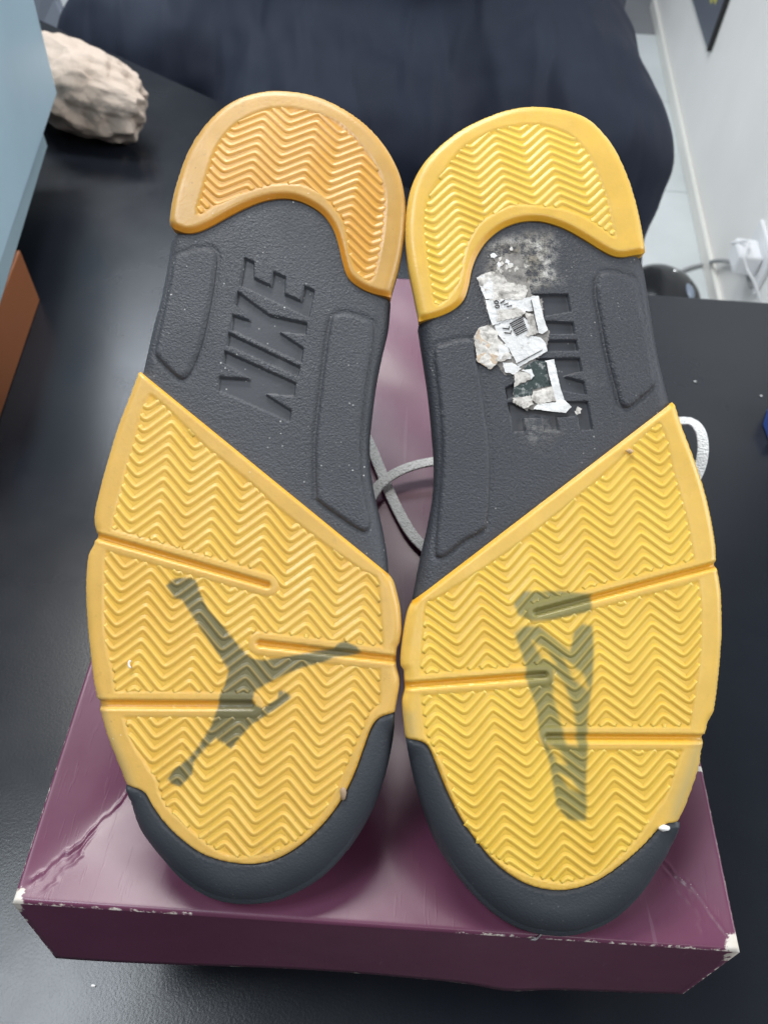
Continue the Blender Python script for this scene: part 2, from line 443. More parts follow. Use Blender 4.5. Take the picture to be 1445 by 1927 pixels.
PELV = ((-30, 1190, -190), (300, 165, 150))
person = soft_figure('person', [
    [PELV, ((-10, 1200, 40), (315, 175, 150)), ((-10, 1230, 260), (300, 170, 150))],
    [PELV, ((130, 1070, -170), (165, 150, 140)), ((205, 885, -195), (112, 108, 118)), ((212, 845, -300), (100, 98, 100)), ((230, 900, -560), (78, 80, 90)), ((230, 940, -800), (62, 70, 60)), ((230, 860, -838), (48, 90, 34))],
    [PELV, ((-230, 1150, -185), (160, 140, 135)), ((-395, 1090, -195), (112, 105, 112)), ((-400, 1075, -300), (100, 98, 100)), ((-330, 1120, -560), (78, 80, 90)), ((-330, 1150, -800), (62, 70, 60)), ((-330, 1070, -838), (48, 90, 34))],
    [((-70, 1100, -170), (230, 150, 110)), ((-70, 960, -200), (200, 120, 90))]], nv)
tag(person, 'person in dark navy trousers sitting close behind the black desk', 'person')

cg = mat('grey_chair_plastic', (0.20, 0.23, 0.29), 0.35)
cr_ = empty('plastic_chair', world((-560, 1420, FLOOR)))
def shell(name, y0, pts_px, thick, m, parent):
    lo = [at_y(px, py, y0 + dy) for px, py, dy in pts_px]
    n = len(lo); v = [p for p in lo] + [p + np.array([0, thick, -6]) for p in lo]
    f = [tuple(range(n)), tuple(range(n, 2 * n))[::-1]] + [(i, n + i, n + (i + 1) % n, (i + 1) % n) for i in range(n)]
    o = wmesh(name, v, f, m, smooth=False)
    o.parent = parent; o.matrix_parent_inverse = Matrix.Translation(-parent.location)
    bv = o.modifiers.new('bevel', 'BEVEL'); bv.width = 0.006; bv.segments = 3; bv.limit_method = 'ANGLE'
    return o
shell('backrest', 1330, [(-60, -140, 60), (95, -140, 60), (98, -60, 40), (106, 0, 30), (120, 32, 20), (142, 55, 10), (182, 78, 0), (168, 92, 0), (120, 100, 0), (60, 100, 10), (-60, 100, 10)], 22, cg, cr_)
for x, y in ((-760, 1400), (-480, 1400), (-760, 1700), (-480, 1700)):
    o = prism('leg', [(x - 14, y - 14, FLOOR + 3), (x + 14, y - 14, FLOOR + 3), (x + 14, y + 14, FLOOR + 3), (x - 14, y + 14, FLOOR + 3)],
              [(x - 14, y - 14, -420), (x + 14, y - 14, -420), (x + 14, y + 14, -420), (x - 14, y + 14, -420)], cg)
    o.parent = cr_; o.matrix_parent_inverse = Matrix.Translation(-cr_.location)
o = prism('seat', [(-790, 1360, -420), (-450, 1360, -420), (-450, 1740, -420), (-790, 1740, -420)],
          [(-790, 1360, -395), (-450, 1360, -395), (-450, 1740, -395), (-790, 1740, -395)], cg, bevel=10)
o.parent = cr_; o.matrix_parent_inverse = Matrix.Translation(-cr_.location)
tag(cr_, 'grey moulded plastic chair behind the crumpled paper', 'chair')

# black device lying on the floor by the wall
bk = mat('black_gloss_plastic', (0.012, 0.013, 0.016), 0.22)
c0 = at(1258, 545, FLOOR); c0 = c0.copy()
base = empty('black_caster_foot', world((c0[0], c0[1], FLOOR)))
def dome(name, cx_, cy_, z_, rx, ry, h, m, parent):
    V = []; Fc = []; na, nr = 32, 8
    for i in range(nr + 1):
        ph = math.pi / 2 * i / nr
        for k in range(na):
            a = 2 * math.pi * k / na
            V.append((cx_ + rx * math.cos(ph) * math.cos(a), cy_ + ry * math.cos(ph) * math.sin(a), z_ + h * math.sin(ph)))
    for i in range(nr):
        for k in range(na): Fc.append((i * na + k, i * na + (k + 1) % na, (i + 1) * na + (k + 1) % na, (i + 1) * na + k))
    Fc.append(tuple(range(na))[::-1])
    o = wmesh(name, V, Fc, m); o.parent = parent; o.matrix_parent_inverse = Matrix.Translation(-parent.location); return o
dome('housing', c0[0] - 20, c0[1] - 30, FLOOR + 3.2, 92, 120, 46, bk, base)
dome('bolt', c0[0] + 5, c0[1] + 20, FLOOR + 43, 8, 8, 6, mat('steel_bolt', (0.6, 0.6, 0.6), 0.25, Metallic=1.0), base)
dome('grey_clip', c0[0] + 28, c0[1] - 55, FLOOR + 33, 14, 34, 14, mat('blue_grey_clip', (0.25, 0.30, 0.38), 0.35), base)
tag(base, 'rounded black plastic foot with a steel bolt on the floor behind the desk', 'furniture foot')

# ------------------------------------------------------------------ stack of boxes on the left
def card(name, c, rough=0.45):
    m = mat(name, c, rough, 0.4); t = NT(m)
    t.base(t.mix(t.ramp(t.noise(8, 4, 0.6), 0.3, 0.7), c, tuple(x * 0.9 for x in c)))
    t.bump(t.noise(400, 3), 0.00015, 0.4); return m
def face_box(name, far, near, z0_, z1_, depth, m, parent=None, lean=0.0, bevel=1.0):
    """carton whose right-hand face runs from `near` to `far` on the desk"""
    far, near = np.array(far[:2]), np.array(near[:2]); d_ = (near - far) / np.linalg.norm(near - far)
    near = far + d_ * max(np.linalg.norm(near - far), 345.0)
    n_ = np.array([d_[1], -d_[0]])
    if n_[0] > 0: n_ = -n_
    q = [far + n_ * depth, near + n_ * depth, near, far]
    b = [(p[0], p[1], z0_) for p in q]; t_ = [(p[0] + lean, p[1], z1_) for p in q]
    return prism(name, b, t_, m, parent, bevel)
ob = face_box('orange_carton', at(76, 565, D), at(0, 790, D), D + 0.2, D + 49, 230, card('orange_brown_card', (0.30, 0.105, 0.040)))
tag(ob, 'low orange-brown carton on the desk under the pale blue box', 'carton')
bb = empty('blue_box')
st = face_box('box_base', at(90, 275, D + 49.5), at(0, 575, D + 49.5), D + 49.5, D + 100, 225, card('grey_blue_card', (0.33, 0.45, 0.51)), bevel=0.6)
far_ = at(108, 175, D + 64); near_ = at(0, 500, D + 64)
ld = face_box('box_lid', far_, near_, D + 64, D + 190, 240, card('pale_blue_card', (0.50, 0.68, 0.79)), bevel=1.0, lean=6)
bb.location = world((st.bound_box[0][0] / MM, 450, D + 49.5)); bb.location.x = -0.4
for o in (st, ld):
    o.parent = bb; o.matrix_parent_inverse = Matrix.Translation(-bb.location)
tag(bb, 'pale blue shoe box with deep lid stacked on the orange carton', 'box')

# blue packet at the right
bp = mat('blue_card', (0.020, 0.075, 0.35), 0.4); bo = mat('orange_card_edge', (0.45, 0.22, 0.12), 0.5)
pr = [at(1434, 800, D), at(1442, 772, D), at(1500, 780, D), at(1490, 830, D), at(1446, 832, D)]
pk = prism('blue_packet', [(p[0], p[1], D + 0.2) for p in pr][::-1], [(p[0], p[1], D + 16) for p in pr][::-1], bp, bevel=1)
tag(pk, 'small blue packet lying on the black desk', 'packet')
pr2 = [pr[0] * 0.995 + pr[1] * 0.005, pr[1], pr[1] + (pr[2] - pr[1]) * 0.2, pr[0] + (pr[2] - pr[1]) * 0.2]
prism('edge_band', [(p[0], p[1], D + 16.2) for p in pr2][::-1], [(p[0], p[1], D + 17.5) for p in pr2][::-1], bo, parent=pk)

# ------------------------------------------------------------------ crumpled paper
def crumpled(name, center, axes, rotz, m, seed):
    r2 = np.random.default_rng(seed)
    bm_ = bmesh.new(); bmesh.ops.create_icosphere(bm_, subdivisions=6, radius=1.0)
    v = np.array([p.co[:] for p in bm_.verts]); f = [tuple(p.index for p in q.verts) for q in bm_.faces]; bm_.free()
    v /= np.linalg.norm(v, axis=1)[:, None]
    n1 = r2.normal(size=(70, 3)); n1 /= np.linalg.norm(n1, axis=1)[:, None]
    d1 = r2.uniform(0.84, 1.0, 70)
    dots = np.clip(v @ n1.T, 1e-3, None)
    rad = (d1[None] / np.where(v @ n1.T > 0.05, dots, 1e-3)).min(1)
    # straight folds: triangular waves across random directions meet in sharp creases and flat facets
    for k in range(18):
        n_ = r2.normal(size=3); n_ /= np.linalg.norm(n_); fr = r2.uniform(0.8, 1.2) * (0.7 + k * 0.24); ph = r2.uniform(0, 1)
        vv = v * np.array(axes) / 62.0
        tw = np.abs(np.mod((vv + 0.10 * np.sin(vv[:, [1, 2, 0]] * 3 + k)) @ n_ * fr + ph, 1.0) - 0.5) * 2 - 0.5
        msk = sstep(np.sin(v @ r2.normal(size=3) * 2.2 + r2.uniform(0, 6)), -0.3, 0.5)
        rad += 0.072 / fr ** 0.9 * tw * (0.25 + 0.75 * msk)
    P = v * rad[:, None] * np.array(axes)
    c, s = math.cos(rotz), math.sin(rotz)
    P = np.column_stack([P[:, 0] * c - P[:, 1] * s, P[:, 0] * s + P[:, 1] * c, P[:, 2]]) + np.array(center)
    P[:, 2] = np.maximum(P[:, 2], D + 0.3 + 0.02 * np.abs(P[:, 2] - D))
    o = wmesh(name, P, f, m, smooth=False)
    return o
pp = mat('beige_tissue_paper', (0.56, 0.50, 0.47), 0.7, 0.2); t = NT(pp)
t.base(t.mix(t.ramp(t.noise(20, 4), 0.3, 0.7), (0.52, 0.435, 0.37), (0.46, 0.375, 0.31)))
pc = (at(185, 185, D + 50) + at(185, 225, D)) / 2
pw = crumpled('crumpled_paper', (pc[0] - 22, pc[1] + 12, D + 42), (100, 50, 46), math.radians(-30), pp, 3)
tag(pw, 'wad of crumpled beige wrapping paper lying on the desk', 'paper')

# ------------------------------------------------------------------ burgundy shoe box and its lid
W2, DEP = 120.5, 356.0
def burgundy():
    m = mat('burgundy_gloss_card', (0.12, 0.038, 0.080), 0.36, 0.45, Coat_Weight=0.12, Coat_Roughness=0.2); t = NT(m)
    c = t.mix(t.ramp(t.noise(18, 4, 0.6), 0.3, 0.75), (0.118, 0.033, 0.070), (0.150, 0.045, 0.092))
    # fine pressed-in strokes and scratches in a few directions
    hs = None; lines = None
    for k, (rot, sx, sy, th) in enumerate([(0.0, 640, 60, 0.70), (1.5708, 640, 60, 0.70), (0.5, 560, 50, 0.72), (-0.9, 600, 46, 0.735), (1.15, 600, 46, 0.735)]):
        f = t.noise(1.0, 1, 0.4, vec=t.mapping((sx, sy, 60), (0, 0, rot)))
        q = t.ramp(f, th - 0.012, th + 0.02)
        hs = q if hs is None else t.math('ADD', hs, q)
    for k, (rot, sx, sy, th) in enumerate([(1.2, 260, 9, 0.74), (-0.5, 300, 8, 0.75), (0.15, 300, 10, 0.745)]):
        f = t.noise(1.0, 2, 0.4, vec=t.mapping((sx, sy, 60), (0, 0, rot)))
        q = t.ramp(f, th, th + 0.03)
        lines = q if lines is None else t.math('MAXIMUM', lines, q)
    c = t.mix(t.math('MULTIPLY', lines, 0.10), c, (0.42, 0.32, 0.40))
    wv = t.attr('wear')
    wm = t.ramp(t.math('ADD', wv, t.math('MULTIPLY', t.math('SUBTRACT', t.noise(260, 5, 0.7), 0.5), 1.1)), 0.52, 0.62)
    c = t.mix(wm, c, t.mix(t.noise(300, 3), (0.80, 0.78, 0.75), (0.55, 0.47, 0.38)))
    t.base(c)
    b = t.bump(t.math('SUBTRACT', t.noise(30, 3), t.math('MULTIPLY', hs, 0.05)), 0.0014, 0.22)
    t.bump(hs, 0.0002, 0.2, prev=b)
    t.rough(t.math('ADD', t.ramp(t.noise(25, 4), 0.3, 0.7, 0.32, 0.44), t.math('MULTIPLY', wm, 0.5)))
    return m
BUR = burgundy()
def lid_z(x, y):
    x = np.asarray(x, float); y = np.asarray(y, float)
    dl, dr, df, db = (x + W2), (W2 - x), y, DEP - y
    k = 0.24
    a = np.stack([dl * k * 1.15, dr * k * 1.15, df * k * 0.8, db * k * 0.6, np.full_like(dl, 13.0)])
    s = -np.log(np.exp(-a * 1.4).sum(0)) / 1.4
    s = np.minimum(s, a.min(0) + 0)
    z = -np.maximum(s, 0)
    # the creases that run in from the crushed front corners
    for dx, sgn in ((dl, 1), (dr, -1)):
        u = (dx * 1.15 - df * 0.8); along = np.minimum(dx, df)
        wob = 1.6 * np.sin(along * 0.23 + sgn) + 0.7 * np.sin(along * 0.71) + 0.35 * np.sin(along * 2.1 + 2)
        live = sstep(along, 2, 7) * (1 - sstep(along, 46, 60)) * (0.65 + 0.35 * np.sin(along * 0.5))
        z = z + 0.55 * (0.75 * np.exp(-((u + wob) / 0.65) ** 2) - 0.55 * np.exp(-((u + wob - 1.5) / 0.8) ** 2)) * live
        z = z + 0.25 * np.exp(-((u * 0.8 + along * 0.35 - 9 + wob) / 0.7) ** 2) * live
    z = z + 0.35 * np.sin(x * 0.11 + y * 0.05) * np.sin(y * 0.07) * sstep(np.minimum.reduce([dl, dr, df, db]), 2, 20)
    ed = np.minimum.reduce([dl, dr, df, db])
    z = z + edge_round(np.maximum(ed, 0), 1.6)
    return z
def lid_wear(x, y):
    dl, dr, df = x + W2, W2 - x, y
    cl = np.hypot(dl, df); cr = np.hypot(dr, df)
    ed = np.minimum(np.minimum(dl, dr), df)
    wv = 0.85 * (1 - sstep(cl, 1, 9)) + 0.85 * (1 - sstep(cr, 1, 11))
    wv = np.maximum(wv, 0.56 * (1 - sstep(ed, 0.2, 1.8)) * np.where(cl < 60, 1, np.where(cr < 95, 1.0, 0.62)))
    # torn nick in the right edge and paper showing along the creases
    wv = np.maximum(wv, 0.85 * np.exp(-((y - 60) / 1.6) ** 2) * (dr < 9) * 1.0)
    for dx, sg_ in ((dl, 1), (dr, -1)):
        u = dx * 1.15 - df * 0.8; al = np.minimum(dx, df)
        wv = np.maximum(wv, 0.55 * np.exp(-((u + 1.6 * np.sin(al * 0.23 + sg_) + 0.7 * np.sin(al * 0.71) + 0.35 * np.sin(al * 2.1 + 2) - 0.2) / 0.42) ** 2) * (1 - sstep(al, 14, 48)))
    return np.clip(wv, 0, 1)
xs = np.concatenate([np.linspace(-W2, -W2 + 3, 6), np.concatenate([np.linspace(-W2 + 3.5, -W2 + 60, 110), np.linspace(-W2 + 61, W2 - 61, 90), np.linspace(W2 - 60, W2 - 3.5, 110)]), np.linspace(W2 - 3, W2, 6)])
ys = np.concatenate([np.linspace(0, 3, 6), np.linspace(3.5, 62, 115), np.linspace(63, 130, 55), np.linspace(132, DEP - 4, 90), np.linspace(DEP - 3, DEP, 5)])
X, Y = np.meshgrid(xs, ys); P = np.column_stack([X.ravel(), Y.ravel(), lid_z(X.ravel(), Y.ravel())])
nx = len(xs); faces = [(j * nx + i, j * nx + i + 1, (j + 1) * nx + i + 1, (j + 1) * nx + i) for j in range(len(ys) - 1) for i in range(nx - 1)]
lid = empty('box_lid', world((0, DEP / 2, DESK)))
def lid_part(o): o.parent = lid; o.matrix_parent_inverse = Matrix.Translation(-lid.location); return o
lid_part(wmesh('top_panel', P, faces, BUR, attrs={'wear': lid_wear(P[:, 0], P[:, 1])}))
RIM = 50.0
def rim_panel(name, p0, p1, out, flare0, flare1, in0, in1, wear_ends):
    """side flap of the lid hanging from p0..p1, leaning out by flare at its lower edge, 1.2 mm thick"""
    p0, p1 = np.array(p0, float), np.array(p1, float); n_ = np.array(out, float); d_ = p1 - p0
    nu, nv_ = 90, 16; V = []; Wv = []; Ff = []
    for side in (0, 1):
        for j in range(nv_ + 1):
            v_ = j / nv_
            for i in range(nu + 1):
                u = i / nu; fl = flare0 + (flare1 - flare0) * u
                uu = u * (1 - (in0 + in1) * v_) + in0 * v_
                wob = 0.7 * math.sin(u * 9 + 1) * v_ + 1.4 * math.exp(-((u - 0.72) / 0.05) ** 2) * v_ ** 4
                q = p0 + d_ * uu + n_ * (fl * v_ + wob - 1.2 * side)
                top_z = -1.6 if side == 0 else -2.2
                V.append((q[0], q[1], top_z - (RIM - top_z * 0) * v_))
                e0 = u * np.linalg.norm(d_); e1 = (1 - u) * np.linalg.norm(d_)
                ww = 0
                if wear_ends: ww = max(1.0 * (1 - min(math.hypot(e0, 6 * v_ * 3) / 6, 1)), 1.0 * (1 - min(math.hypot(e1, 6 * v_ * 3) / 7, 1)), 0.57 * (1 - min(min(e0, e1) / 1.2, 1)), 0.5 * (v_ > 0.97))
                Wv.append(ww)
    k = (nu + 1) * (nv_ + 1)
    for j in range(nv_):
        for i in range(nu):
            a = j * (nu + 1) + i
            Ff.append((a, a + nu + 1, a + nu + 2, a + 1)); Ff.append((k + a, k + a + 1, k + a + nu + 2, k + a + nu + 1))
    for i in range(nu):
        a = nv_ * (nu + 1) + i; Ff.append((a, k + a, k + a + 1, a + 1))
    for j in range(nv_):
        a = j * (nu + 1); Ff.append((a, k + a, k + a + nu + 1, a + nu + 1))
        a = j * (nu + 1) + nu; Ff.append((a, a + nu + 1, k + a + nu + 1, k + a))
    return lid_part(wmesh(name, V, Ff, BUR, attrs={'wear': Wv}))
rim_panel('side_panel', (-W2, 0), (W2, 0), (0, -1), 9.5, 8.5, 0.008, 0.010, True)
rim_panel('side_panel', (W2, 0), (W2, DEP), (1, 0), -1.5, 1.0, -0.012, 0.0, True)
rim_panel('side_panel', (W2, DEP), (-W2, DEP), (0, 1), 2, 2, 0.0, 0.0, False)
rim_panel('side_panel', (-W2, DEP), (-W2, 0), (-1, 0), 1.0, -2.0, 0.0, -0.012, True)
tag(lid, 'glossy burgundy shoe box lid with crushed white-worn corners under the shoes', 'box lid')
CD_ = card('dark_burgundy_card', (0.05, 0.017, 0.035), 0.5)
bx = empty('shoe_box', world((0, DEP / 2, DESK)))
def rect(x0, x1, y0, y1): return [(x0, y0), (x1, y0), (x1, y1), (x0, y1)]
for nm, q, zz0, zz1 in [('bottom', rect(-116.4, 116.4, 6.2, 351), D + 0.2, D + 3)] + \
        [('side_wall', q_, D + 3.2, -4.2) for q_ in (rect(-116.4, 116.4, 6.2, 8.4), rect(-116.4, 116.4, 349, 351.2), rect(-116.4, -114.2, 8.6, 348.8), rect(114.2, 116.4, 8.6, 348.8))]:
    o = prism(nm, [(x, y, zz0) for x, y in q], [(x, y, zz1) for x, y in q], CD_)
    o.parent = bx; o.matrix_parent_inverse = Matrix.Translation(-bx.location)
tag(bx, 'dark burgundy shoe box body standing on the desk beneath its lid', 'shoe box')

# ------------------------------------------------------------------ the shoes
# traced in photograph pixels, laid onto each shoe's real sole surface
Z0, TILT = 240.0, math.radians(3.6)
SN = -(math.cos(TILT) * CF + math.sin(TILT) * -CD * -1)       # sole normal, towards the viewer
SN = -(math.cos(TILT) * CF - math.sin(TILT) * (-CD))
SX = CR.copy(); SY = np.cross(SN, SX); SY /= np.linalg.norm(SY)
class Shoe:
    def __init__(s, name, bx_, by_, zoff=0.0):
        p0 = CAM + CF * (Z0 + zoff)                            # a point of the sole plane on the optical axis
        q = ray(bx_, by_); t_ = ((p0 - CAM) @ SN) / (q @ SN)
        s.o = CAM + q * t_
        s.root = empty(name)
        m_ = Matrix.Identity(4)
        for i in range(3): m_[i][0] = SX[i]; m_[i][1] = SY[i]; m_[i][2] = SN[i]
        w_ = world(s.o); m_[0][3], m_[1][3], m_[2][3] = w_
        s.root.matrix_world = m_
        s.ytoe = s.yheel = None
    def H(s, P):
        """toe spring and heel rise of the sole, falling away from the plane"""
        y = P[:, 1]
        a = np.clip(-28 - y, 0, None); b = np.clip(y - 150, 0, None)
        return -0.00085 * a * a - 0.0016 * b * b
    def u(s, pts, dz=0.0):
        out = []
        for px, py in pts:
            q = ray(px, py); h = 0.0
            for _ in range(6):
                t_ = ((s.o + SN * (h + dz) - CAM) @ SN) / (q @ SN); p = CAM + q * t_ - s.o
                l = np.array([p @ SX, p @ SY]); h = float(s.H(l[None])[0])
            out.append(l)
        return np.array(out)
    def local(s, V): V = np.asarray(V) - s.o; return np.column_stack([V @ SX, V @ SY, V @ SN])
    def world(s, V): V = np.asarray(V); return s.o + V[:, :1] * SX + V[:, 1:2] * SY + V[:, 2:] * SN

def crop(x0, y0, k, pts): return [(x0 + x / k, y0 + y / k) for x, y in pts]

LEFT = dict(
 heel_out=[(323,427),(320,418),(325,380),(337.6,333.5),(357.4,283),(384.4,241.8),(416.7,209.4),(452.7,187.8),(496,176),(532,174.5),(575,179.5),(618,193),(661.4,216.6),(697.4,245.4),(726.2,279.5),(747.8,319),(758.6,355),(763.3,394.7),(760.4,445),(751.4,499),(735.2,556.6)],
 heel_in=[(735.2,556.6),(704.6,551),(675.8,538.6),(654,519),(643.5,488),(636,456),(625.5,427),(607.5,402),(582,384),(553.5,373),(524.7,371),(492,376.7),(460,389),(427.5,405.5),(395,423.5),(370,434),(348,436),(323,427)],
 heel_field=crop(280,150,2.779,[(250,680),(270,610),(300,500),(345,370),(420,260),(500,200),(600,158),(720,143),(850,165),(960,205),(1040,265),(1120,350),(1190,450),(1225,530),(1240,610),(1235,740),(1215,880),(1170,1050),(1100,1020),(1050,930),(1030,800),(1000,720),(920,620),(860,580),(790,555),(700,550),(620,560),(520,590),(400,640),(330,670),(270,710)]),
 arch_l=[(323,427),(313.8,440),(308,476),(294,548),(279.6,602),(267,656),(258.7,694)],
 arch_r=[(731,1080.5),(730,1059),(724,1016),(715,972.6),(704,926),(696,872),(695,821),(700.6,764),(707.8,710),(718.6,656),(731,602),(735.2,556.6)],
 fore_l=[(258.7,695),(239.6,746),(217.5,804),(197.6,870),(182,928),(174.5,963),(174,986),(178,1003),(173,1023),(162,1047.6),(157.7,1100.7),(160,1167),(166.6,1233.6),(173.5,1289),(184,1336),(197.6,1384.7),(213,1424.6),(235,1480)],
 toe_in=[(235,1480),(257,1485.7),(273,1495),(286,1517.6),(308,1548.6),(339,1579.6),(379,1608),(423.4,1623),(472,1628),(516.4,1619.4),(560.7,1595),(605,1555),(640.4,1508.7),(667,1455.6),(684.7,1406.9),(698,1371),(711,1353.7),(729,1345.7),(743,1344)],
 fore_r=[(743,1344),(751.6,1289.6),(750,1272),(746,1256),(746,1234),(747.8,1218.8),(752.3,1210),(755.6,1190),(755.6,1174.5),(753.4,1145.7),(746.7,1114.7),(740,1092.6),(731,1080.5)],
 toe_out=[(743,1344),(740,1384.7),(729,1442),(711,1500),(689,1548.6),(658,1597),(618,1639),(574,1668),(525,1688),(472,1694.7),(423.4,1690),(374.7,1672.6),(330.4,1641.6),(290.6,1597),(259.6,1548.6),(235,1480)],
 field=[(283,742),(293,748.5),(320,771),(382.5,833.6),(424,867),(490,922),(523,953),(605,1017),(673.7,1066),(709,1086),(714,1110),(718,1157),(721,1212),(716,1261),(716.5,1290),(715,1323),(697,1345),(678,1388),(664,1419),(645,1462),(621,1509.5),(597,1545),(563.7,1579),(509,1605),(454,1613),(420,1607),(388,1588),(343.7,1548.6),(317,1522),(300,1495),(294,1470),(275,1440),(252,1405),(240,1380),(232,1348),(216,1300),(211.7,1265.6),(201,1220),(195.7,1174),(195.7,1071),(200,1030),(212,985),(212,975),(224.7,929),(237,877),(249.6,835.7),(260,796),(269,763)],
 grooves=[((150,1002),(182,1009),(503,1101)),((765,1246),(748,1242),(489,1211)),((150,1325),(190,1325),(472,1327))],
 groove_r=[(6.0,19.5),(6.5,20.0),(7.5,21.5)],
 panels=[crop(240,440,2.779,[(265,95),(380,65),(455,85),(455,200),(425,380),(385,560),(330,700),(290,750),(250,740),(150,640),(140,600),(180,420),(215,250),(240,120)]),
         crop(240,440,2.779,[(1085,415),(1150,410),(1270,450),(1285,490),(1275,600),(1250,750),(1225,950),(1215,1150),(1225,1280),(1250,1420),(1265,1500),(1250,1550),(1200,1540),(1000,1400),(985,1350),(980,1100),(1000,900),(1025,700),(1050,520),(1065,440)])],
 letters=[crop(240,440,2.779,q) for q in (
   [(605,108),(660,135),(658,215),(742,255),(757,183),(826,213),(820,300),(900,335),(922,258),(978,285),(948,432),(578,258)],
   [(570,287),(735,410),(938,455),(933,522),(795,505),(920,588),(908,668),(530,492),(541,410),(632,438),(553,355)],
   [(520,505),(903,687),(888,742),(510,575)],
   [(500,600),(880,772),(870,845),(722,832),(855,917),(845,980),(460,810),(468,738),(630,748),(492,665)])],
 ink=[[(313,1102),(326,1091),(339.6,1087),(360,1088),(369,1092),(378,1119),(392,1147),(424,1183),(451.5,1217.6),(472,1238.7),(494,1243),(523,1238.7),(571.8,1230),(627,1221),(638,1210),(649,1206.6),(671.4,1216.6),(680,1229),(660,1234),(627,1237),(609,1245),(583,1252),(561,1258.6),(534,1270),(505,1285),(483,1298.5),(478,1304),(475,1323),(494.5,1333),(523,1314),(525.5,1299),(542,1304),(547,1314),(532.7,1324.5),(520.7,1333),(492,1352),(473,1364),(451.5,1387.7),(434.8,1409),(424,1400),(406,1389),(378.4,1416),(364.7,1434.6),(362,1457),(339.6,1480),(326,1475.7),(315.6,1466.6),(328,1448),(355.6,1427.7),(369,1412),(396.7,1368),(408,1338.7),(415,1306.7),(424,1288),(431,1261),(419.5,1242.7),(378.4,1183),(355.6,1146.8),(342,1128.5),(330.5,1126)]],
 unink=[],
 bleed=[[(175,1290),(184,1336),(197,1384),(213,1424),(235,1480),(262,1483),(240,1430),(215,1370),(198,1310)]],
 zig_fore=dict(a=(318,834.7), ax=((326.5,789),(266.5,1224.5)), period=100.5, pitch=21.7, slope=0.97),
 zig_heel=dict(a=(489,254), ax=((496,218),(470.7,322.7)), period=103.0, pitch=17.3, slope=0.70))

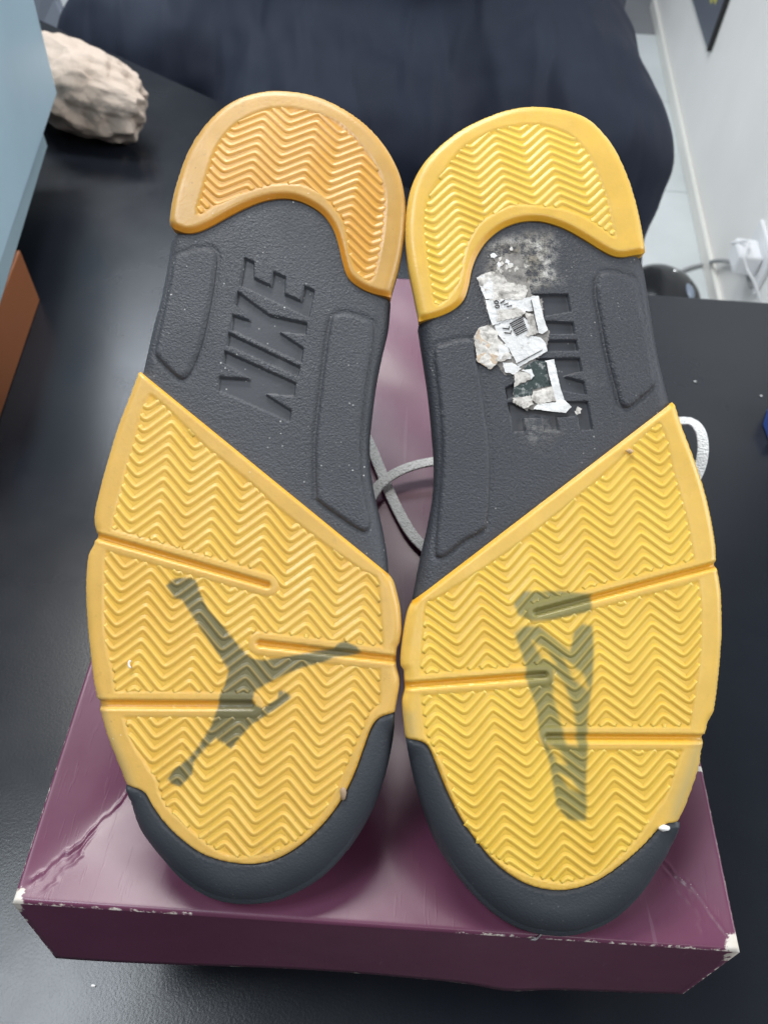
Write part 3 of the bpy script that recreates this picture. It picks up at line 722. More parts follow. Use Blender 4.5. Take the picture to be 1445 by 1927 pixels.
RIGHT = dict(
 heel_out=[(1213,475),(1204,421),(1191.6,370.7),(1175.4,324),(1153.8,280.8),(1132,252),(1107,228.6),(1074.7,214),(1035,206),(991.9,204),(945,212.4),(898.3,230.4),(858.7,252),(822.8,280.8),(794,313),(774,352.7),(764.5,399.5),(762.3,449.9),(768.8,503.9),(779.6,557.8),(788.6,602)],
 heel_in=[(788.6,602),(804.8,599),(830,592),(855,579.4),(873,561.4),(882,536),(887.5,507.5),(898,478.7),(916,451.7),(941.5,430),(970,417.5),(999,413),(1027.9,415.7),(1063.9,428),(1100,448),(1132,467.9),(1153.8,478.7),(1171.8,481.5),(1189.8,478.7),(1213,475)],
 heel_field=crop(740,180,2.779,[(170,560),(215,470),(270,380),(340,290),(430,225),(560,170),(700,150),(800,155),(900,190),(970,240),(1030,320),(1080,430),(1120,540),(1145,660),(1160,745),(1080,690),(1000,640),(900,600),(800,585),(700,575),(620,580),(540,615),(460,670),(400,760),(370,860),(355,950),(320,1020),(270,1080),(215,1090),(190,960),(170,820),(155,690)]),
 arch_l=[(788.6,602),(796.8,655),(808.4,732.6),(816,810),(820,868),(818,926),(808.4,984.5),(795,1042.6),(785,1093),(778,1131)],
 arch_r=[(1271.3,752.5),(1264,721),(1250,662.8),(1236.7,585),(1223,500),(1213,475)],
 fore_l=[(778,1131),(767.4,1151),(758,1197),(753.7,1238),(754.6,1255),(760,1263),(761,1282),(762.3,1300),(757.5,1318),(757.4,1337),(762,1382.7),(763.8,1392.8)],
 toe_in=[(763.8,1392.8),(781,1394),(797,1398.7),(808.5,1410),(822,1442),(840.5,1487.8),(868,1542.6),(900,1588),(936.4,1629.4),(977.5,1659),(1014,1673),(1050.6,1677.4),(1087,1673),(1128,1657),(1174,1625),(1210.5,1593),(1239,1562),(1256,1552),(1280,1549)],
 fore_r=[(1280,1549),(1292,1523.7),(1305.8,1487),(1319.5,1443.8),(1324,1414),(1331,1382),(1336.7,1359),(1343.5,1349),(1347,1341),(1353.8,1295),(1359.5,1238),(1362.5,1185.7),(1361.8,1140),(1360.5,1112),(1356.7,1087),(1352,1059.8),(1349.9,1023),(1340.7,968.4),(1327,913.6),(1308.8,858.8),(1288,804),(1271.3,752.5)],
 toe_out=[(1280,1549),(1270,1574.6),(1256,1606.6),(1229,1647.7),(1196.8,1684),(1151,1720.8),(1105.5,1741),(1060,1750.5),(1014,1748),(968,1736.8),(922.7,1711.6),(877,1670.5),(836,1615.7),(808.5,1561),(785.7,1492),(772,1437.5),(763.8,1392.8)],
 field=[(1240.4,795),(1256,828.6),(1264.8,873),(1275.9,912.7),(1289,961.4),(1298,1001),(1305,1043),(1314,1090),(1319.5,1140),(1319.5,1190),(1318,1231),(1312.7,1277),(1303.5,1334),(1299,1366),(1283,1416),(1269,1455),(1255.6,1494),(1232.7,1528),(1210,1562.6),(1180,1600),(1140,1635),(1105,1653),(1063,1662),(1013,1654),(960,1633),(921,1606.6),(894.6,1577.7),(863,1519.8),(842,1467),(829,1430),(802.6,1391),(794.7,1346),(792,1316.6),(790,1268),(792,1230),(795.4,1183.7),(801,1135),(825,1121.7),(918,1062),(998,1004),(1094.3,926),(1149.6,877),(1205,824),(1230,800)],
 grooves=[((1375,1057),(1345,1064),(1009.5,1153.4)),((740,1292),(765,1290.5),(1024,1270.5)),((1360,1390.5),(1325,1390),(1032,1388))],
 groove_r=[(6.0,19.0),(6.0,18.5),(6.5,20.0)],
 panels=[crop(760,500,2.58,[(950,40),(1000,22),(1100,45),(1135,70),(1150,150),(1180,300),(1210,450),(1225,540),(1220,580),(1130,660),(1090,685),(1060,670),(1040,600),(1000,450),(965,270),(940,120)]),
         crop(760,500,2.58,[(150,400),(200,370),(280,350),(345,355),(350,420),(375,560),(395,700),(415,850),(420,1000),(415,1150),(405,1240),(390,1280),(290,1340),(200,1410),(165,1412),(155,1380),(175,1150),(190,950),(185,750),(165,550)])],
 letters=[],
 ink=[[(966,1135),(985,1113),(1050,1112),(1113,1118),(1112,1150),(1040,1166),(1000,1168),(975,1158)],
      [(968,1192),(982,1233),(989,1256),(989,1277.7),(1009.5,1332.5),(1014,1382.7),(1032,1428),(1041.5,1483),(1046,1515),(1069,1542.6),(1101,1545),(1104,1520),(1102,1474),(1105,1419),(1105,1351),(1114.6,1282),(1117,1227),(1114.6,1178.6),(1096,1174),(1080,1188),(1072,1226),(1041.5,1201),(1014,1178.6),(985,1178)]],
 unink=[[(1041,1262),(1062,1288),(1080,1340),(1086,1405),(1066,1402),(1052,1350),(1040,1310)],[(1030,1400),(1052,1412),(1066,1440),(1050,1436)],[(1052,1455),(1076,1468),(1090,1492),(1070,1484)],[(1000,1205),(1030,1225),(1046,1250),(1018,1236)],[(1060,1238),(1098,1270),(1108,1300),(1080,1280)]],
 bleed=[[(1331,1382),(1324,1414),(1319,1444),(1305,1487),(1280,1549),(1252,1545),(1262,1500),(1285,1440),(1302,1390)],[(754,1330),(762,1382),(764,1392),(790,1390),(782,1340)]],
 zig_fore=dict(a=(905,1137), ax=((901.7,1099.6),(945,1500)), period=104.0, pitch=21.2, slope=0.95),
 zig_heel=dict(a=(938,285), ax=((931,252),(953,360)), period=100.0, pitch=17.2, slope=0.70))
def xL(y): return 390 + .18 * (y - 1400)
def xR(y): return 905 + .185 * (y - 635)
def let(*a): return crop(860, 400, 4.283, a)
RIGHT['letters'] = [
 let((xL(645),645),(xR(638),638),(xR(785),785),(560,850),(xR(872),868),(xR(965),965),(xL(970),970),(xL(825),825),(560,760),(xL(720),720)),
 let((xL(1018),1018),(xR(1012),1012),(xR(1105),1105),(xL(1112),1112)),
 let((xL(1165),1165),(xR(1158),1158),(xR(1270),1270),(890,1308),(xR(1350),1350),(xR(1462),1462),(720,1400),(xL(1500),1500),(xL(1400),1400),(590,1315),(xL(1270),1270)),
 let((xL(1522),1522),(xR(1508),1508),(1110,1745),(1000,1752),(982,1635),(815,1640),(835,1752),(708,1755),(690,1645),(545,1650),(562,1760),(455,1763))]

def build_shoe(sh, T, rub, dark, left):
    R = sh.root
    u = sh.u
    heel_out = smooth_line(u(T['heel_out'], -2.5), 0.8); heel_in = smooth_line(u(T['heel_in']), 0.8)
    fore_l = smooth_line(u(T['fore_l']), 0.8); fore_r = smooth_line(u(T['fore_r']), 0.8)
    toe_in = smooth_line(u(T['toe_in']), 0.8)
    w0_ = line_dist(u(T['toe_out']), toe_in)
    to_ = np.vstack([u([p_], -2.0 - min(10.5, 0.85 * w_))[0] for p_, w_ in zip(T['toe_out'], w0_)])
    toe_out = smooth_line(to_, 0.8)
    arch_l = smooth_line(u(T['arch_l']), 0.8); arch_r = smooth_line(u(T['arch_r']), 0.8)
    pA_, pB_ = u([T['fore_l'][0], T['fore_r'][-1]])
    dia = np.array([pB_ + (pA_ - pB_) * k / 150 for k in range(151)])
    # ink below the clear rubber, softened at its outline
    inks = [u(p) for p in T['ink']]; uninks = [u(p) for p in T['unink']]; bleeds = [u(p) for p in T['bleed']]
    def ink(P):
        a = np.zeros(len(P))
        for p in inks: a = np.maximum(a, 1 - sstep(sdf(P, p), -0.35 if left else -0.7, 0.45 if left else 0.7))
        for p in uninks: a = np.minimum(a, 1 - 0.85 * (1 - sstep(sdf(P, p), -0.9, 0.9)))
        return a
    def bleed(P):
        a = np.zeros(len(P))
        for p in bleeds: a = np.maximum(a, 1 - sstep(sdf(P, p), -4.5, 1.5))
        return a
    S = Z0 / F_PX                                              # mm per photo pixel on the sole
    caps = [(u(list(g)), a * S, b * S) for g, (a, b) in zip(T['grooves'], T['groove_r'])]
    def capd(P): return [(line_dist(P, g), a, b) for g, a, b in caps]
    WALL = 0.35
    TOP = 0.33

    def pad(name, outline, silhouettes, inner, field, zig, grooves, mat_):
        def parts(P):
            sf = sdf(P, field); slot = np.full(len(P), 9.0)
            if grooves:
                for d_, a, b in capd(P):
                    sf = np.maximum(sf, b - d_); slot = np.minimum(slot, d_ - a)
            return sf, slot
        def h(P):
            sf, slot = parts(P)
            z = TOP * sstep(sf, -WALL, 0.12)
            z -= (TOP + 1.3) * (1 - sstep(slot, -0.55, 0.35))
            # bead along the slot edges
            z += 0.10 * np.exp(-((slot - 0.7) / 0.45) ** 2)
            ds = np.min([line_dist(P, s) for s in silhouettes], axis=0)
            z += edge_round(ds, 3.2) * 0.8
            for s_, w_ in inner: z -= 1.25 * np.clip(1 - line_dist(P, s_) / w_, 0, 1)
            return z + sh.H(P)
        def at_(P):
            sf, slot = parts(P)
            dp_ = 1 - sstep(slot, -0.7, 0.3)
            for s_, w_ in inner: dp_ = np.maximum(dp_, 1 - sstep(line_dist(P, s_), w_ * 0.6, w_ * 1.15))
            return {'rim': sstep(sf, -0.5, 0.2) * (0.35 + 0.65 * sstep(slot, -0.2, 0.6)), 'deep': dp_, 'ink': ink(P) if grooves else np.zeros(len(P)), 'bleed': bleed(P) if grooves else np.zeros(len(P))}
        o = plate(name, outline, 0.62, h, mat_, R, skirt=4.2, afun=at_)
        # herringbone ribs, each its own zig-zag bar
        a0 = u([zig['a']])[0]; ax = u(list(zig['ax'])); ax = ax[1] - ax[0]; ax /= np.linalg.norm(ax)
        cr_ = np.array([-ax[1], ax[0]]); cr_ = cr_ if cr_[0] > 0 else -cr_
        per, pit, sl = zig['period'] * S, zig['pitch'] * S, zig['slope']
        q = np.array([1.0, 0]); cc = np.arange(-120, 120, 0.55)
        prof_w = np.array([-1.05, -0.85, -0.42, -0.17, 0.0, 0.17, 0.42, 0.85, 1.05])
        prof_h = np.array([-0.60, 0.04, 0.36, 0.86, 0.96, 0.82, 0.32, 0.03, -0.60])
        n = 0
        perp = pit / math.sqrt(1 + sl * sl)
        for k in range(-75, 75):
            tri = np.abs(np.mod(cc + per / 2, per) - per / 2)
            tri = np.sqrt(tri ** 2 + 0.55) ; tri = per / 2 - np.sqrt((per / 2 - tri) ** 2 + 0.45)
            line = a0[None] + cr_[None] * cc[:, None] + ax[None] * (k * pit + sl * tri + 0.10 * np.sin(cc * 0.21 + k))[:, None]
            if line[:, 1].max() < field[:, 1].min() or line[:, 1].min() > field[:, 1].max(): continue
            sf, slot = parts(line)
            ok = sf < 0.10
            idx = np.flatnonzero(ok)
            if not len(idx): continue
            for run in np.split(idx, np.flatnonzero(np.diff(idx) > 1) + 1):
                if len(run) < 3: continue
                c_ = line[run]; tg = np.gradient(c_, axis=0); tg /= np.linalg.norm(tg, axis=1)[:, None]
                nr = np.column_stack([-tg[:, 1], tg[:, 0]])    # towards the heel
                wd_ = perp * 0.46
                hk = 0.98 + 0.05 * math.sin(k * 2.3)
                m_ = len(prof_w)
                XY = c_[:, None, :] + nr[:, None, :] * (prof_w * wd_)[None, :, None]
                flat_ = XY.reshape(-1, 2)
                Zr = sh.H(flat_) + np.tile(prof_h * 0.28 * hk, len(c_))
                V = np.column_stack([flat_, Zr])
                Ff = []
                for i in range(len(c_) - 1):
                    for j in range(m_ - 1):
                        a = i * m_ + j; Ff.append((a, a + m_, a + m_ + 1, a + 1))
                Ff.append(tuple(range(m_))); Ff.append(tuple(range((len(c_) - 1) * m_, len(c_) * m_))[::-1])
                zr = np.tile(np.clip(prof_h, 0, 1) ** 2.5, len(c_))
                ik = ink(flat_) if grooves else np.zeros(len(flat_))
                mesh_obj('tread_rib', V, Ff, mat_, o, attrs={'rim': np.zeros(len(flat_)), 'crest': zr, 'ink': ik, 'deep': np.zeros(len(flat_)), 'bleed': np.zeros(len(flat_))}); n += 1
        return o
    fore_out = np.vstack([fore_l[:-1], toe_in[:-1], fore_r[:-1], dia[:-1]])
    heel_loop = np.vstack([heel_out[:-1], heel_in[:-1]])
    pad('forefoot_pad', fore_out, [fore_l, fore_r], [(toe_in, 0.5), (dia, 0.7 if left else 1.3)], smooth_loop(u(T['field']), 1.0), T['zig_fore'], True, rub)
    pad('heel_pad', heel_loop, [heel_out], [(heel_in, 1.7)], smooth_loop(u(T['heel_field']), 1.0), T['zig_heel'], False, RUB_HEEL[0 if left else 1])

    # charcoal arch plate with pressed-in letters and two raised panels
    letters = [u(q) for q in T['letters']]
    if left: arch = np.vstack([arch_l[:-1], dia[::-1][:-1], arch_r[:-1], heel_in[:-1]])
    else: arch = np.vstack([arch_l[:-1], dia[::-1][:-1] , arch_r[:-1], heel_in[::-1][:-1]])
    if left: arch = np.vstack([arch_l[:-1], dia[::-1][:-1], arch_r[:-1], heel_in[:-1]])
    BASE = -1.7
    pans = [smooth_loop(u(q), 0.8) for q in T['panels']]
    def ah(P):
        z = np.full(len(P), BASE)
        for q in letters: z -= 1.5 * np.clip(-sdf(P, q) / 0.30, 0, 1)
        for q in pans:
            sd = sdf(P, q); z -= 0.35 * np.exp(-((sd - 0.5) / 0.7) ** 2)
        ds = np.minimum(line_dist(P, arch_l), line_dist(P, arch_r))
        return z + edge_round(ds, 6.0) * 0.85 + sh.H(P)
    stain_poly = u(crop(860, 400, 4.283, [(215, 260), (330, 190), (560, 130), (780, 110), (840, 260), (800, 420), (880, 560), (640, 640), (420, 620), (230, 480)])) if not left else None
    stain2 = u(crop(860, 400, 4.283, [(540, 1640), (800, 1620), (860, 1760), (700, 1900), (560, 1820)])) if not left else None
    def aa(P):
        a = np.zeros(len(P))
        if not left:
            a = 1.0 * (1 - sstep(sdf(P, stain_poly), -5, 1.5)); a = np.maximum(a, 0.25 * (1 - sstep(sdf(P, stain2), -4, 3)))
        f_ = np.zeros(len(P))
        for q in letters: f_ = np.maximum(f_, np.clip(-sdf(P, q) / 0.30, 0, 1))
        return {'stain': a, 'flat': f_}
    lps = [dense(q, 0.5) for q in letters] + [dense(miter(q, 0.30), 0.5) for q in letters]
    pl_ = plate('arch_plate', arch, 0.55, ah, dark, R, skirt=5, afun=aa, loops=lps)
    for q in pans:
        def ph(P, q=q):
            d_ = -sdf(P, q); return BASE + 1.1 + edge_round(np.maximum(d_, 0), 1.1) * 0.95 + sh.H(P)
        plate('raised_panel', q, 0.9, ph, dark, pl_, skirt=1.4, afun=lambda P: {'stain': np.zeros(len(P))})
    # toe bumper wrapping up around the front of the pad
    tb = np.vstack([toe_in[:-1], toe_out[:-1]]) 
    def th(P):
        do = line_dist(P, toe_out); di = line_dist(P, toe_in)
        z = -0.5 + edge_round(di, 0.9) - 0.0 * do
        r_ = np.clip(0.9 * (do + di), 2.2, 13.0); uo = np.clip(1 - do / r_, 0, 1)
        return z - r_ * 0.95 * (1 - np.sqrt(np.clip(1 - uo * uo, 0, 1))) + sh.H(P)
    plate('toe_bumper', tb, 0.9, th, BUMPER, R, skirt=6, afun=lambda P: {'stain': np.zeros(len(P))})

    # midsole and upper below the sole
    loop = np.vstack([heel_out[:-1][::6], (arch_r[::-1][:-1][::6] if left else arch_l[:-1][::6]), (fore_r[::-1][:-1][::6] if left else fore_l[:-1][::6]),
                      (toe_out[:-1][::6] if left else toe_out[::-1][:-1][::6]), (fore_l[::-1][:-1][::6] if left else fore_r[:-1][::6]), (arch_l[::-1][:-1][::6] if left else arch_r[:-1][::6])])
    if np.sum(loop[:, 0] * np.roll(loop[:, 1], -1) - np.roll(loop[:, 0], -1) * loop[:, 1]) < 0: loop = loop[::-1]
    y0_, y1_ = loop[:, 1].min(), loop[:, 1].max()
    def offset(lp, d_):
        nrm = np.roll(lp, -1, 0) - np.roll(lp, 1, 0); nrm = np.column_stack([nrm[:, 1], -nrm[:, 0]])
        for _ in range(6): nrm = (np.roll(nrm, 1, 0) + nrm + np.roll(nrm, -1, 0))
        nrm /= np.linalg.norm(nrm, axis=1)[:, None]; return lp - nrm * d_
    def loft(name, rings, m_, clamp=False):
        n = len(rings[0]); V = np.vstack(rings); Ff = []
        if clamp:
            Wd = sh.world(V); zl = lid_z(np.clip(Wd[:, 0], -W2 + .1, W2 - .1), np.clip(Wd[:, 1], 0.1, DEP - .1)) + 0.6
            on = (np.abs(Wd[:, 0]) < W2 + 6) & (Wd[:, 1] > -6)
            Wd[:, 2] = np.where(on, np.maximum(Wd[:, 2], zl), Wd[:, 2]); V = sh.local(Wd)
        for i in range(len(rings) - 1):
            for k in range(n):
                a, b = i * n + k, i * n + (k + 1) % n; Ff.append((a, a + n, b + n, b))
        Ff.append(tuple(range(n))); Ff.append(tuple(range((len(rings) - 1) * n, len(rings) * n))[::-1])
        return mesh_obj(name, V, Ff, m_, R, attrs={'stain': np.zeros(len(V))})
    def ring(inset, dep, keep=None, tw=0.0):
        q = offset(loop, inset); 
        if keep is not None:                                  # pull the front part back towards the collar
            y = q[:, 1]; yy = keep + (y - y0_) * (y1_ - keep) / (y1_ - y0_); q = np.column_stack([q[:, 0] * (1 - tw) + loop[:, 0].mean() * tw, yy])
        toe_f = np.clip((y0_ + 40 - q[:, 1]) / 40, 0, 1)
        z = sh.H(offset(loop, 0)) - dep + (0.0 if keep is not None else 0.25 * dep * toe_f)
        return np.column_stack([q, z])
    loft('midsole', [ring(2.5, 5), ring(1.2, 8), ring(0.9, 13), ring(1.8, 18), ring(4.5, 21)], BUMPER, True)
    loft('upper', [ring(5.0, 20), ring(4.0, 26), ring(6.0, 34), ring(11, 42), ring(13, 50, y0_ + 35, 0.05), ring(13, 64, y0_ + 75, 0.12), ring(12, 82, y0_ + 105, 0.2), ring(11, 100, y0_ + 118, 0.22), ring(12, 122, y0_ + 122, 0.24), ring(17, 128, y0_ + 124, 0.26)], UPPER, True)
    return pl_

shL = Shoe('shoe', 455, 1230); shR = Shoe('shoe', 1060, 1260)
archL = build_shoe(shL, LEFT, RUB[0], DARK[0], True)
archR = build_shoe(shR, RIGHT, RUB[1], DARK[1], False)
tag(shL.root, 'upturned dusty shoe whose amber sole shows a dark leaping figure and full NIKE letters', 'shoe', 'pair of shoes lying upside down on the lid')
tag(shR.root, 'upturned shoe with a torn white label stuck across the letters on its arch', 'shoe', 'pair of shoes lying upside down on the lid')

# laces
def lace(sh, pts):
    P = np.array([at(px, py, z) for px, py, z in pts])
    tube('lace', P, 1, LACE, sh.root, seg=20, flat=(5.4, 1.2), to_local=sh.local)
lace(shR, [(850, 866, -2), (820, 868, -3), (780, 876, -4), (745, 890, -5), (715, 912, -6), (690, 950, -7), (660, 1000, -8)])
lace(shL, [(670, 790, -6), (694, 832, -8), (712, 875, -9.5), (738, 938, -10), (770, 998, -10), (800, 1032, -10), (840, 1060, -10)])
lace(shR, [(1250, 800, 14), (1285, 792, 18), (1306, 797, 19), (1319, 817, 18), (1322, 850, 14), (1314, 885, 8), (1290, 930, 0)])

# ------------------------------------------------------------------ torn label, crumbs and lint
def label_mat(name, c, dirt, amount, rough=0.75):
    m = mat(name, c, rough, 0.25); t = NT(m)
    a = t.ramp(t.noise(330, 5, 0.75), 0.62 - 0.22 * amount, 0.70)
    b = t.ramp(t.noise(120, 3, 0.6), 0.35, 0.7)
    cc = t.mix(b, c, tuple(x * 0.82 for x in c))
    t.base(t.mix(t.math('MULTIPLY', a, 0.85), cc, dirt)); t.bump(t.noise(700, 4, 0.7), 0.0005, 0.7); return m
LW = label_mat('white_label_paper', (0.86, 0.86, 0.86), (0.36, 0.33, 0.30), 0.1)
LG = label_mat('grimy_label_fibre', (0.74, 0.71, 0.67), (0.16, 0.14, 0.12), 0.65)
LB = label_mat('tan_label_backing', (0.66, 0.52, 0.39), (0.70, 0.68, 0.64), 0.6)
LD = label_mat('dark_green_label_print', (0.055, 0.075, 0.075), (0.55, 0.56, 0.55), 0.45)
LF = label_mat('grey_glue_residue', (0.34, 0.32, 0.30), (0.075, 0.075, 0.08), 0.8)
INK = mat('black_label_ink', (0.025, 0.025, 0.028), 0.6)
c8 = lambda pts: crop(860, 400, 4.283, pts)
def rough_loop(p, amp, step=0.5):
    p = np.asarray(p, float); out = []
    for a, b in zip(p, np.roll(p, -1, 0)):
        k = max(1, int(np.linalg.norm(b - a) / step))
        out += [a + (b - a) * i / k for i in range(k)]
    out = np.array(out); n = len(out); k = np.arange(n)
    w_ = sum(rng.normal(0, 1, (1, 2)) * np.sin(k[:, None] * f_ * 2 * math.pi / n + rng.uniform(0, 6, (1, 2))) / math.sqrt(f_) for f_ in (3, 5, 8, 13, 19, 29))
    return out + rng.normal(0, amp, out.shape) + w_ * amp * 1.6
def vnoise(P, sc_, seed):
    r3 = np.random.default_rng(seed); G = r3.uniform(-1, 1, (64, 64)); q = P / sc_ + 1000; i = np.floor(q).astype(int); f = q - i; f = f * f * (3 - 2 * f)
    g = lambda a, b: G[(i[:, 0] + a) % 64, (i[:, 1] + b) % 64]
    return (g(0, 0) * (1 - f[:, 0]) + g(1, 0) * f[:, 0]) * (1 - f[:, 1]) + (g(0, 1) * (1 - f[:, 0]) + g(1, 1) * f[:, 0]) * f[:, 1]
def scrap(name, px, m, z0_, crumple, edge, parent, seed):
    q = rough_loop(shR.u(c8(px)), edge); r3 = np.random.default_rng(seed); ph = r3.uniform(0, 6, 6); k = r3.uniform(0.5, 1.3, 6)
    def h(P):
        a = 1.0 + 0.9 * vnoise(P, 4.0, seed) + 0.9 * np.abs(vnoise(P, 1.8, seed + 1)) + 0.7 * vnoise(P, 0.8, seed + 2)
        return -1.7 + z0_ + crumple * a + sh_H(P)
    sh_H = shR.H
    return plate(name, q, 0.5, h, m, parent, skirt=0.12)
main = scrap('torn_label', [(300,900),(520,820),(580,860),(620,900),(600,980),(680,1000),(720,1040),(735,1110),(500,1235),(480,1200),(420,1080),(340,980)], LW, 0.35, 0.10, 0.05, shR.root, 1)
for k, (px, m_, z_, cr_, e_) in enumerate([
    ([(190,500),(330,430),(450,520),(570,560),(600,650),(690,680),(715,880),(745,960),(730,1110),(640,1180),(780,1170),(835,1400),(900,1560),(840,1600),(640,1570),(560,1590),(450,1520),(470,1300),(390,1290),(330,1210),(180,1200),(140,1010),(190,930),(270,890),(225,700)], LF, 0.06, 0.05, 0.22),
    ([(300,430),(420,300),(520,330),(560,480),(600,590),(480,640),(360,600)], LF, 0.05, 0.09, 0.3),
    ([(165,520),(240,470),(330,450),(420,560),(560,580),(570,640),(540,690),(440,700),(260,690),(215,640)], LG, 0.35, 0.28, 0.14),
    ([(160,520),(235,480),(290,560),(300,690),(230,690),(200,620)], LW, 0.75, 0.12, 0.07),
    ([(225,700),(270,690),(560,680),(600,670),(655,665),(690,790),(560,790),(500,830),(290,900),(262,830)], LW, 0.50, 0.16, 0.06),
    ([(330,780),(480,760),(560,800),(480,840),(320,870)], LG, 0.85, 0.12, 0.12),
    ([(600,668),(655,663),(700,830),(735,940),(690,970),(660,960),(625,800)], LW, 0.75, 0.10, 0.04),
    ([(540,790),(625,810),(660,960),(560,1000),(590,900)], LG, 0.55, 0.2, 0.12),
    ([(135,1000),(180,915),(250,900),(340,960),(330,1000),(400,1080),(440,1150),(380,1190),(330,1200),(275,1260),(165,1190),(150,1090)], LG, 0.30, 0.35, 0.10),
    ([(160,1150),(230,1120),(330,1150),(320,1210),(275,1258),(170,1200)], LB, 0.75, 0.18, 0.06),
    ([(140,1010),(180,930),(190,1000),(270,1060),(240,1120),(155,1080)], LB, 0.70, 0.22, 0.07),
    ([(330,1060),(400,1050),(440,1170),(350,1180)], LW, 0.6, 0.15, 0.08),
    ([(370,1205),(450,1200),(520,1250),(460,1300),(390,1280)], LW, 0.4, 0.15, 0.06),
    ([(540,1240),(640,1180),(720,1190),(770,1380),(620,1420),(610,1320),(560,1270)], LD, 0.30, 0.08, 0.06),
    ([(715,1185),(785,1175),(830,1380),(870,1500),(925,1560),(880,1610),(620,1580),(650,1540),(800,1520),(770,1390)], LW, 0.45, 0.16, 0.05),
    ([(620,1430),(770,1395),(800,1510),(660,1540),(600,1500)], LG, 0.35, 0.2, 0.1),
    ([(455,1400),(610,1340),(615,1430),(600,1480),(470,1490)], LD, 0.3, 0.1, 0.06),
    ([(450,1490),(600,1470),(610,1540),(550,1575),(455,1530)], LG, 0.4, 0.3, 0.1),
    ([(460,1300),(520,1270),(605,1290),(615,1330),(560,1350),(470,1395)], LG, 0.35, 0.25, 0.1),
    ([(520,1265),(600,1252),(625,1310),(600,1340),(590,1290)], LW, 0.7, 0.1, 0.06),
    ([(955,1600),(975,1560),(1015,1570),(1000,1610),(965,1625)], LG, 0.3, 0.35, 0.12)]):
    scrap('label_scrap', px, m_, z_, cr_, e_, main, 20 + k)
r5 = np.random.default_rng(31)
for k in range(26):
    cx_, cy_ = r5.normal(400, 95), r5.normal(430, 110)
    if not (230 < cx_ < 800 and 150 < cy_ < 640): continue
    rr = r5.uniform(9, 26); n_ = 7
    scrap('label_scrap', [(cx_ + rr * r5.uniform(0.5, 1.2) * math.cos(a), cy_ + rr * r5.uniform(0.5, 1.2) * math.sin(a)) for a in np.linspace(0, 2 * math.pi, n_, endpoint=False)], (LG, LW, LG, LF)[k % 4], 0.15, 0.12, 0.05, main, 200 + k)
def flat_print(name, px, zz, parent):
    q = shR.u(c8(px)); V = np.column_stack([q, np.full(len(q), zz - 1.7) + shR.H(q)]); n = len(q)
    A = np.sum(q[:, 0] * np.roll(q[:, 1], -1) - np.roll(q[:, 0], -1) * q[:, 1])
    if A < 0: V = V[::-1]
    V = np.vstack([V, V - np.array([0, 0, 0.5])])
    f = [tuple(range(n)), tuple(range(n, 2 * n))[::-1]] + [(i, n + i, n + (i + 1) % n, (i + 1) % n) for i in range(n)]
    mesh_obj(name, V, f, INK, parent, smooth=False)
def stroke(name, p, q, wdt, zz, parent):
    p, q = np.array(p, float), np.array(q, float); d_ = (q - p) / np.linalg.norm(q - p); n_ = np.array([-d_[1], d_[0]]) * wdt / 2
    flat_print(name, [tuple(p + n_), tuple(q + n_), tuple(q - n_), tuple(p - n_)], zz, parent)
for i, wdt in enumerate((9, 4, 7, 3, 9, 4, 7, 5)):
    stroke('barcode_bar', (428 + 7.5 * i, 888 + 13.5 * i), (532 + 5.5 * i, 834 + 14.5 * i), wdt, 0.78, main)
for i, wdt in enumerate((8, 4, 3)):
    stroke('barcode_bar', (352 + 26 * i, 722 + 14 * i), (385 + 30 * i, 700 + 20 * i), wdt, 1.12, main)
# the figures 7 7 read along the bars; two rounded figures above them
for dx, dy in ((0, 0), (15, 36)):
    stroke('printed_figure', (425 + dx, 905 + dy), (418 + dx, 932 + dy), 5, 0.78, main); stroke('printed_figure', (420 + dx, 928 + dy), (368 + dx, 922 + dy), 5, 0.78, main)
def ringp(cx_, cy_, rx, ry, zz):
    pts = [(cx_ + rx * math.cos(a), cy_ + ry * math.sin(a)) for a in np.linspace(0, 2 * math.pi, 17)]
    for a, b in zip(pts[:-1], pts[1:]): stroke('printed_figure', a, b, 4, zz, main)
ringp(318, 715, 17, 12, 1.12); ringp(326, 750, 17, 12, 1.12)
stroke('rule_line', (490, 1208), (690, 1100), 5, 0.80, main)
stroke('rule_line', (598, 700), (650, 940), 4, 1.2, main); stroke('rule_line', (722, 1200), (752, 1370), 6, 0.85, main)

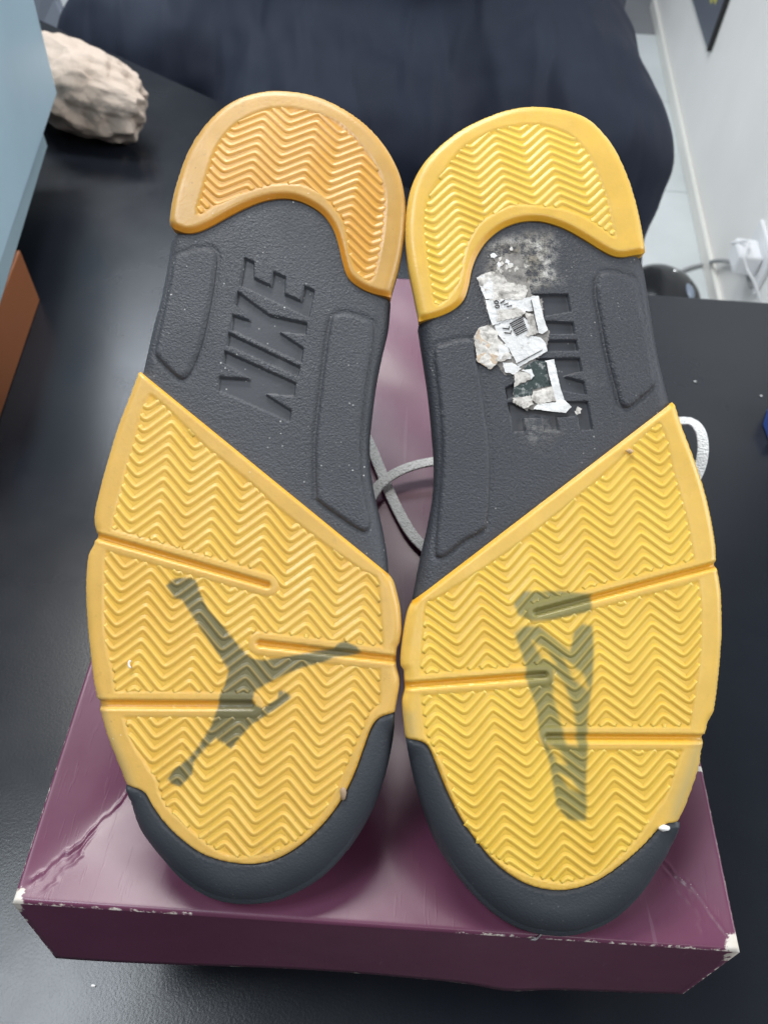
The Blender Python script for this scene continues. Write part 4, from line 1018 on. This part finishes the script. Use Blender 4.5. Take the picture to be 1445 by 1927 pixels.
def grit(name, sh, px, py, h, size, m, label, cat, seed, squash=0.7):
    r3 = np.random.default_rng(seed)
    bm_ = bmesh.new(); bmesh.ops.create_icosphere(bm_, subdivisions=2, radius=1.0)
    v = np.array([p.co[:] for p in bm_.verts]); f = [tuple(p.index for p in q.verts) for q in bm_.faces]; bm_.free()
    v = v * (1 + r3.uniform(-0.2, 0.2, (len(v), 1))) * np.array([size[0], size[1], size[0] * squash])
    c_ = sh.u([(px, py)], h)[0]; c3 = np.array([[c_[0], c_[1], h + float(sh.H(c_[None])[0])]])
    Wd = sh.world(c3 + 0 * c3)[0]
    P_ = Wd + v[:, :1] * SX + v[:, 1:2] * SY + v[:, 2:] * SN
    return tag(wmesh(name, P_, f, m), label, cat)
grit('pebble', shR, 1184.5, 849, 1.2, (1.1, 0.9), mat('amber_bead', (0.62, 0.42, 0.22), 0.15), 'tiny glossy tan pebble caught at the tread edge by the arch', 'pebble', 1)
grit('paper_chip', shR, 1248, 1558, 0.2, (1.9, 1.0), mat('white_chip', (0.82, 0.82, 0.80), 0.6), 'small white chip lodged between amber pad and charcoal toe bumper', 'chip', 2)
grit('grit', shL, 646, 1492, 0.2, (1.1, 2.2), mat('brown_grit', (0.36, 0.25, 0.16), 0.7), 'brown crumb stuck at the toe bumper seam beside the pad', 'crumb', 3)
th_p = shL.u([(246, 1243), (243, 1247), (243, 1252), (246, 1257)], 1.1)
th3 = np.column_stack([th_p, np.full(4, 1.15) + shL.H(th_p)])
tag(tube('thread', shL.world(th3), 0.35, mat('white_thread', (0.85, 0.85, 0.85), 0.7), seg=8, step=0.4), 'short white thread curled on the amber tread', 'thread')
for px, py, zz, wh in ((1308, 717, D, 'beside the heel of the labelled shoe'), (1432, 744, D, 'next to the blue packet'), (175, 1855, D, 'in front of the burgundy box')):
    c_ = at(px, py, zz + 1); bm_ = bmesh.new(); bmesh.ops.create_icosphere(bm_, subdivisions=2, radius=1.0)
    v = np.array([p.co[:] for p in bm_.verts]); f = [tuple(p.index for p in q.verts) for q in bm_.faces]; bm_.free()
    v = v * np.array([1.2, 0.6, 0.5]) * (1 + rng.uniform(-.3, .3, (len(v), 1))) + np.array([c_[0], c_[1], D + 0.6])
    tag(wmesh('lint', v, f, LW), 'pale speck of lint on the black desk ' + wh, 'lint', 'lint specks on the desk')
# torn paper nick on the lid's front edge
nk = [at(px, py, -0.5) for px, py in ((998, 1762), (1012, 1757), (1016, 1748), (1018, 1755), (1008, 1763))]
lid_part(wmesh('torn_nick', [(p[0], p[1] - 1.0, -0.6 + 0.4 * i) for i, p in enumerate(nk)] + [(p[0], p[1] - 1.0, -1.6) for p in nk], [(0, 1, 2, 3, 4), (9, 8, 7, 6, 5)] + [(i, 5 + i, 5 + (i + 1) % 5, (i + 1) % 5) for i in range(5)], LW, smooth=False))
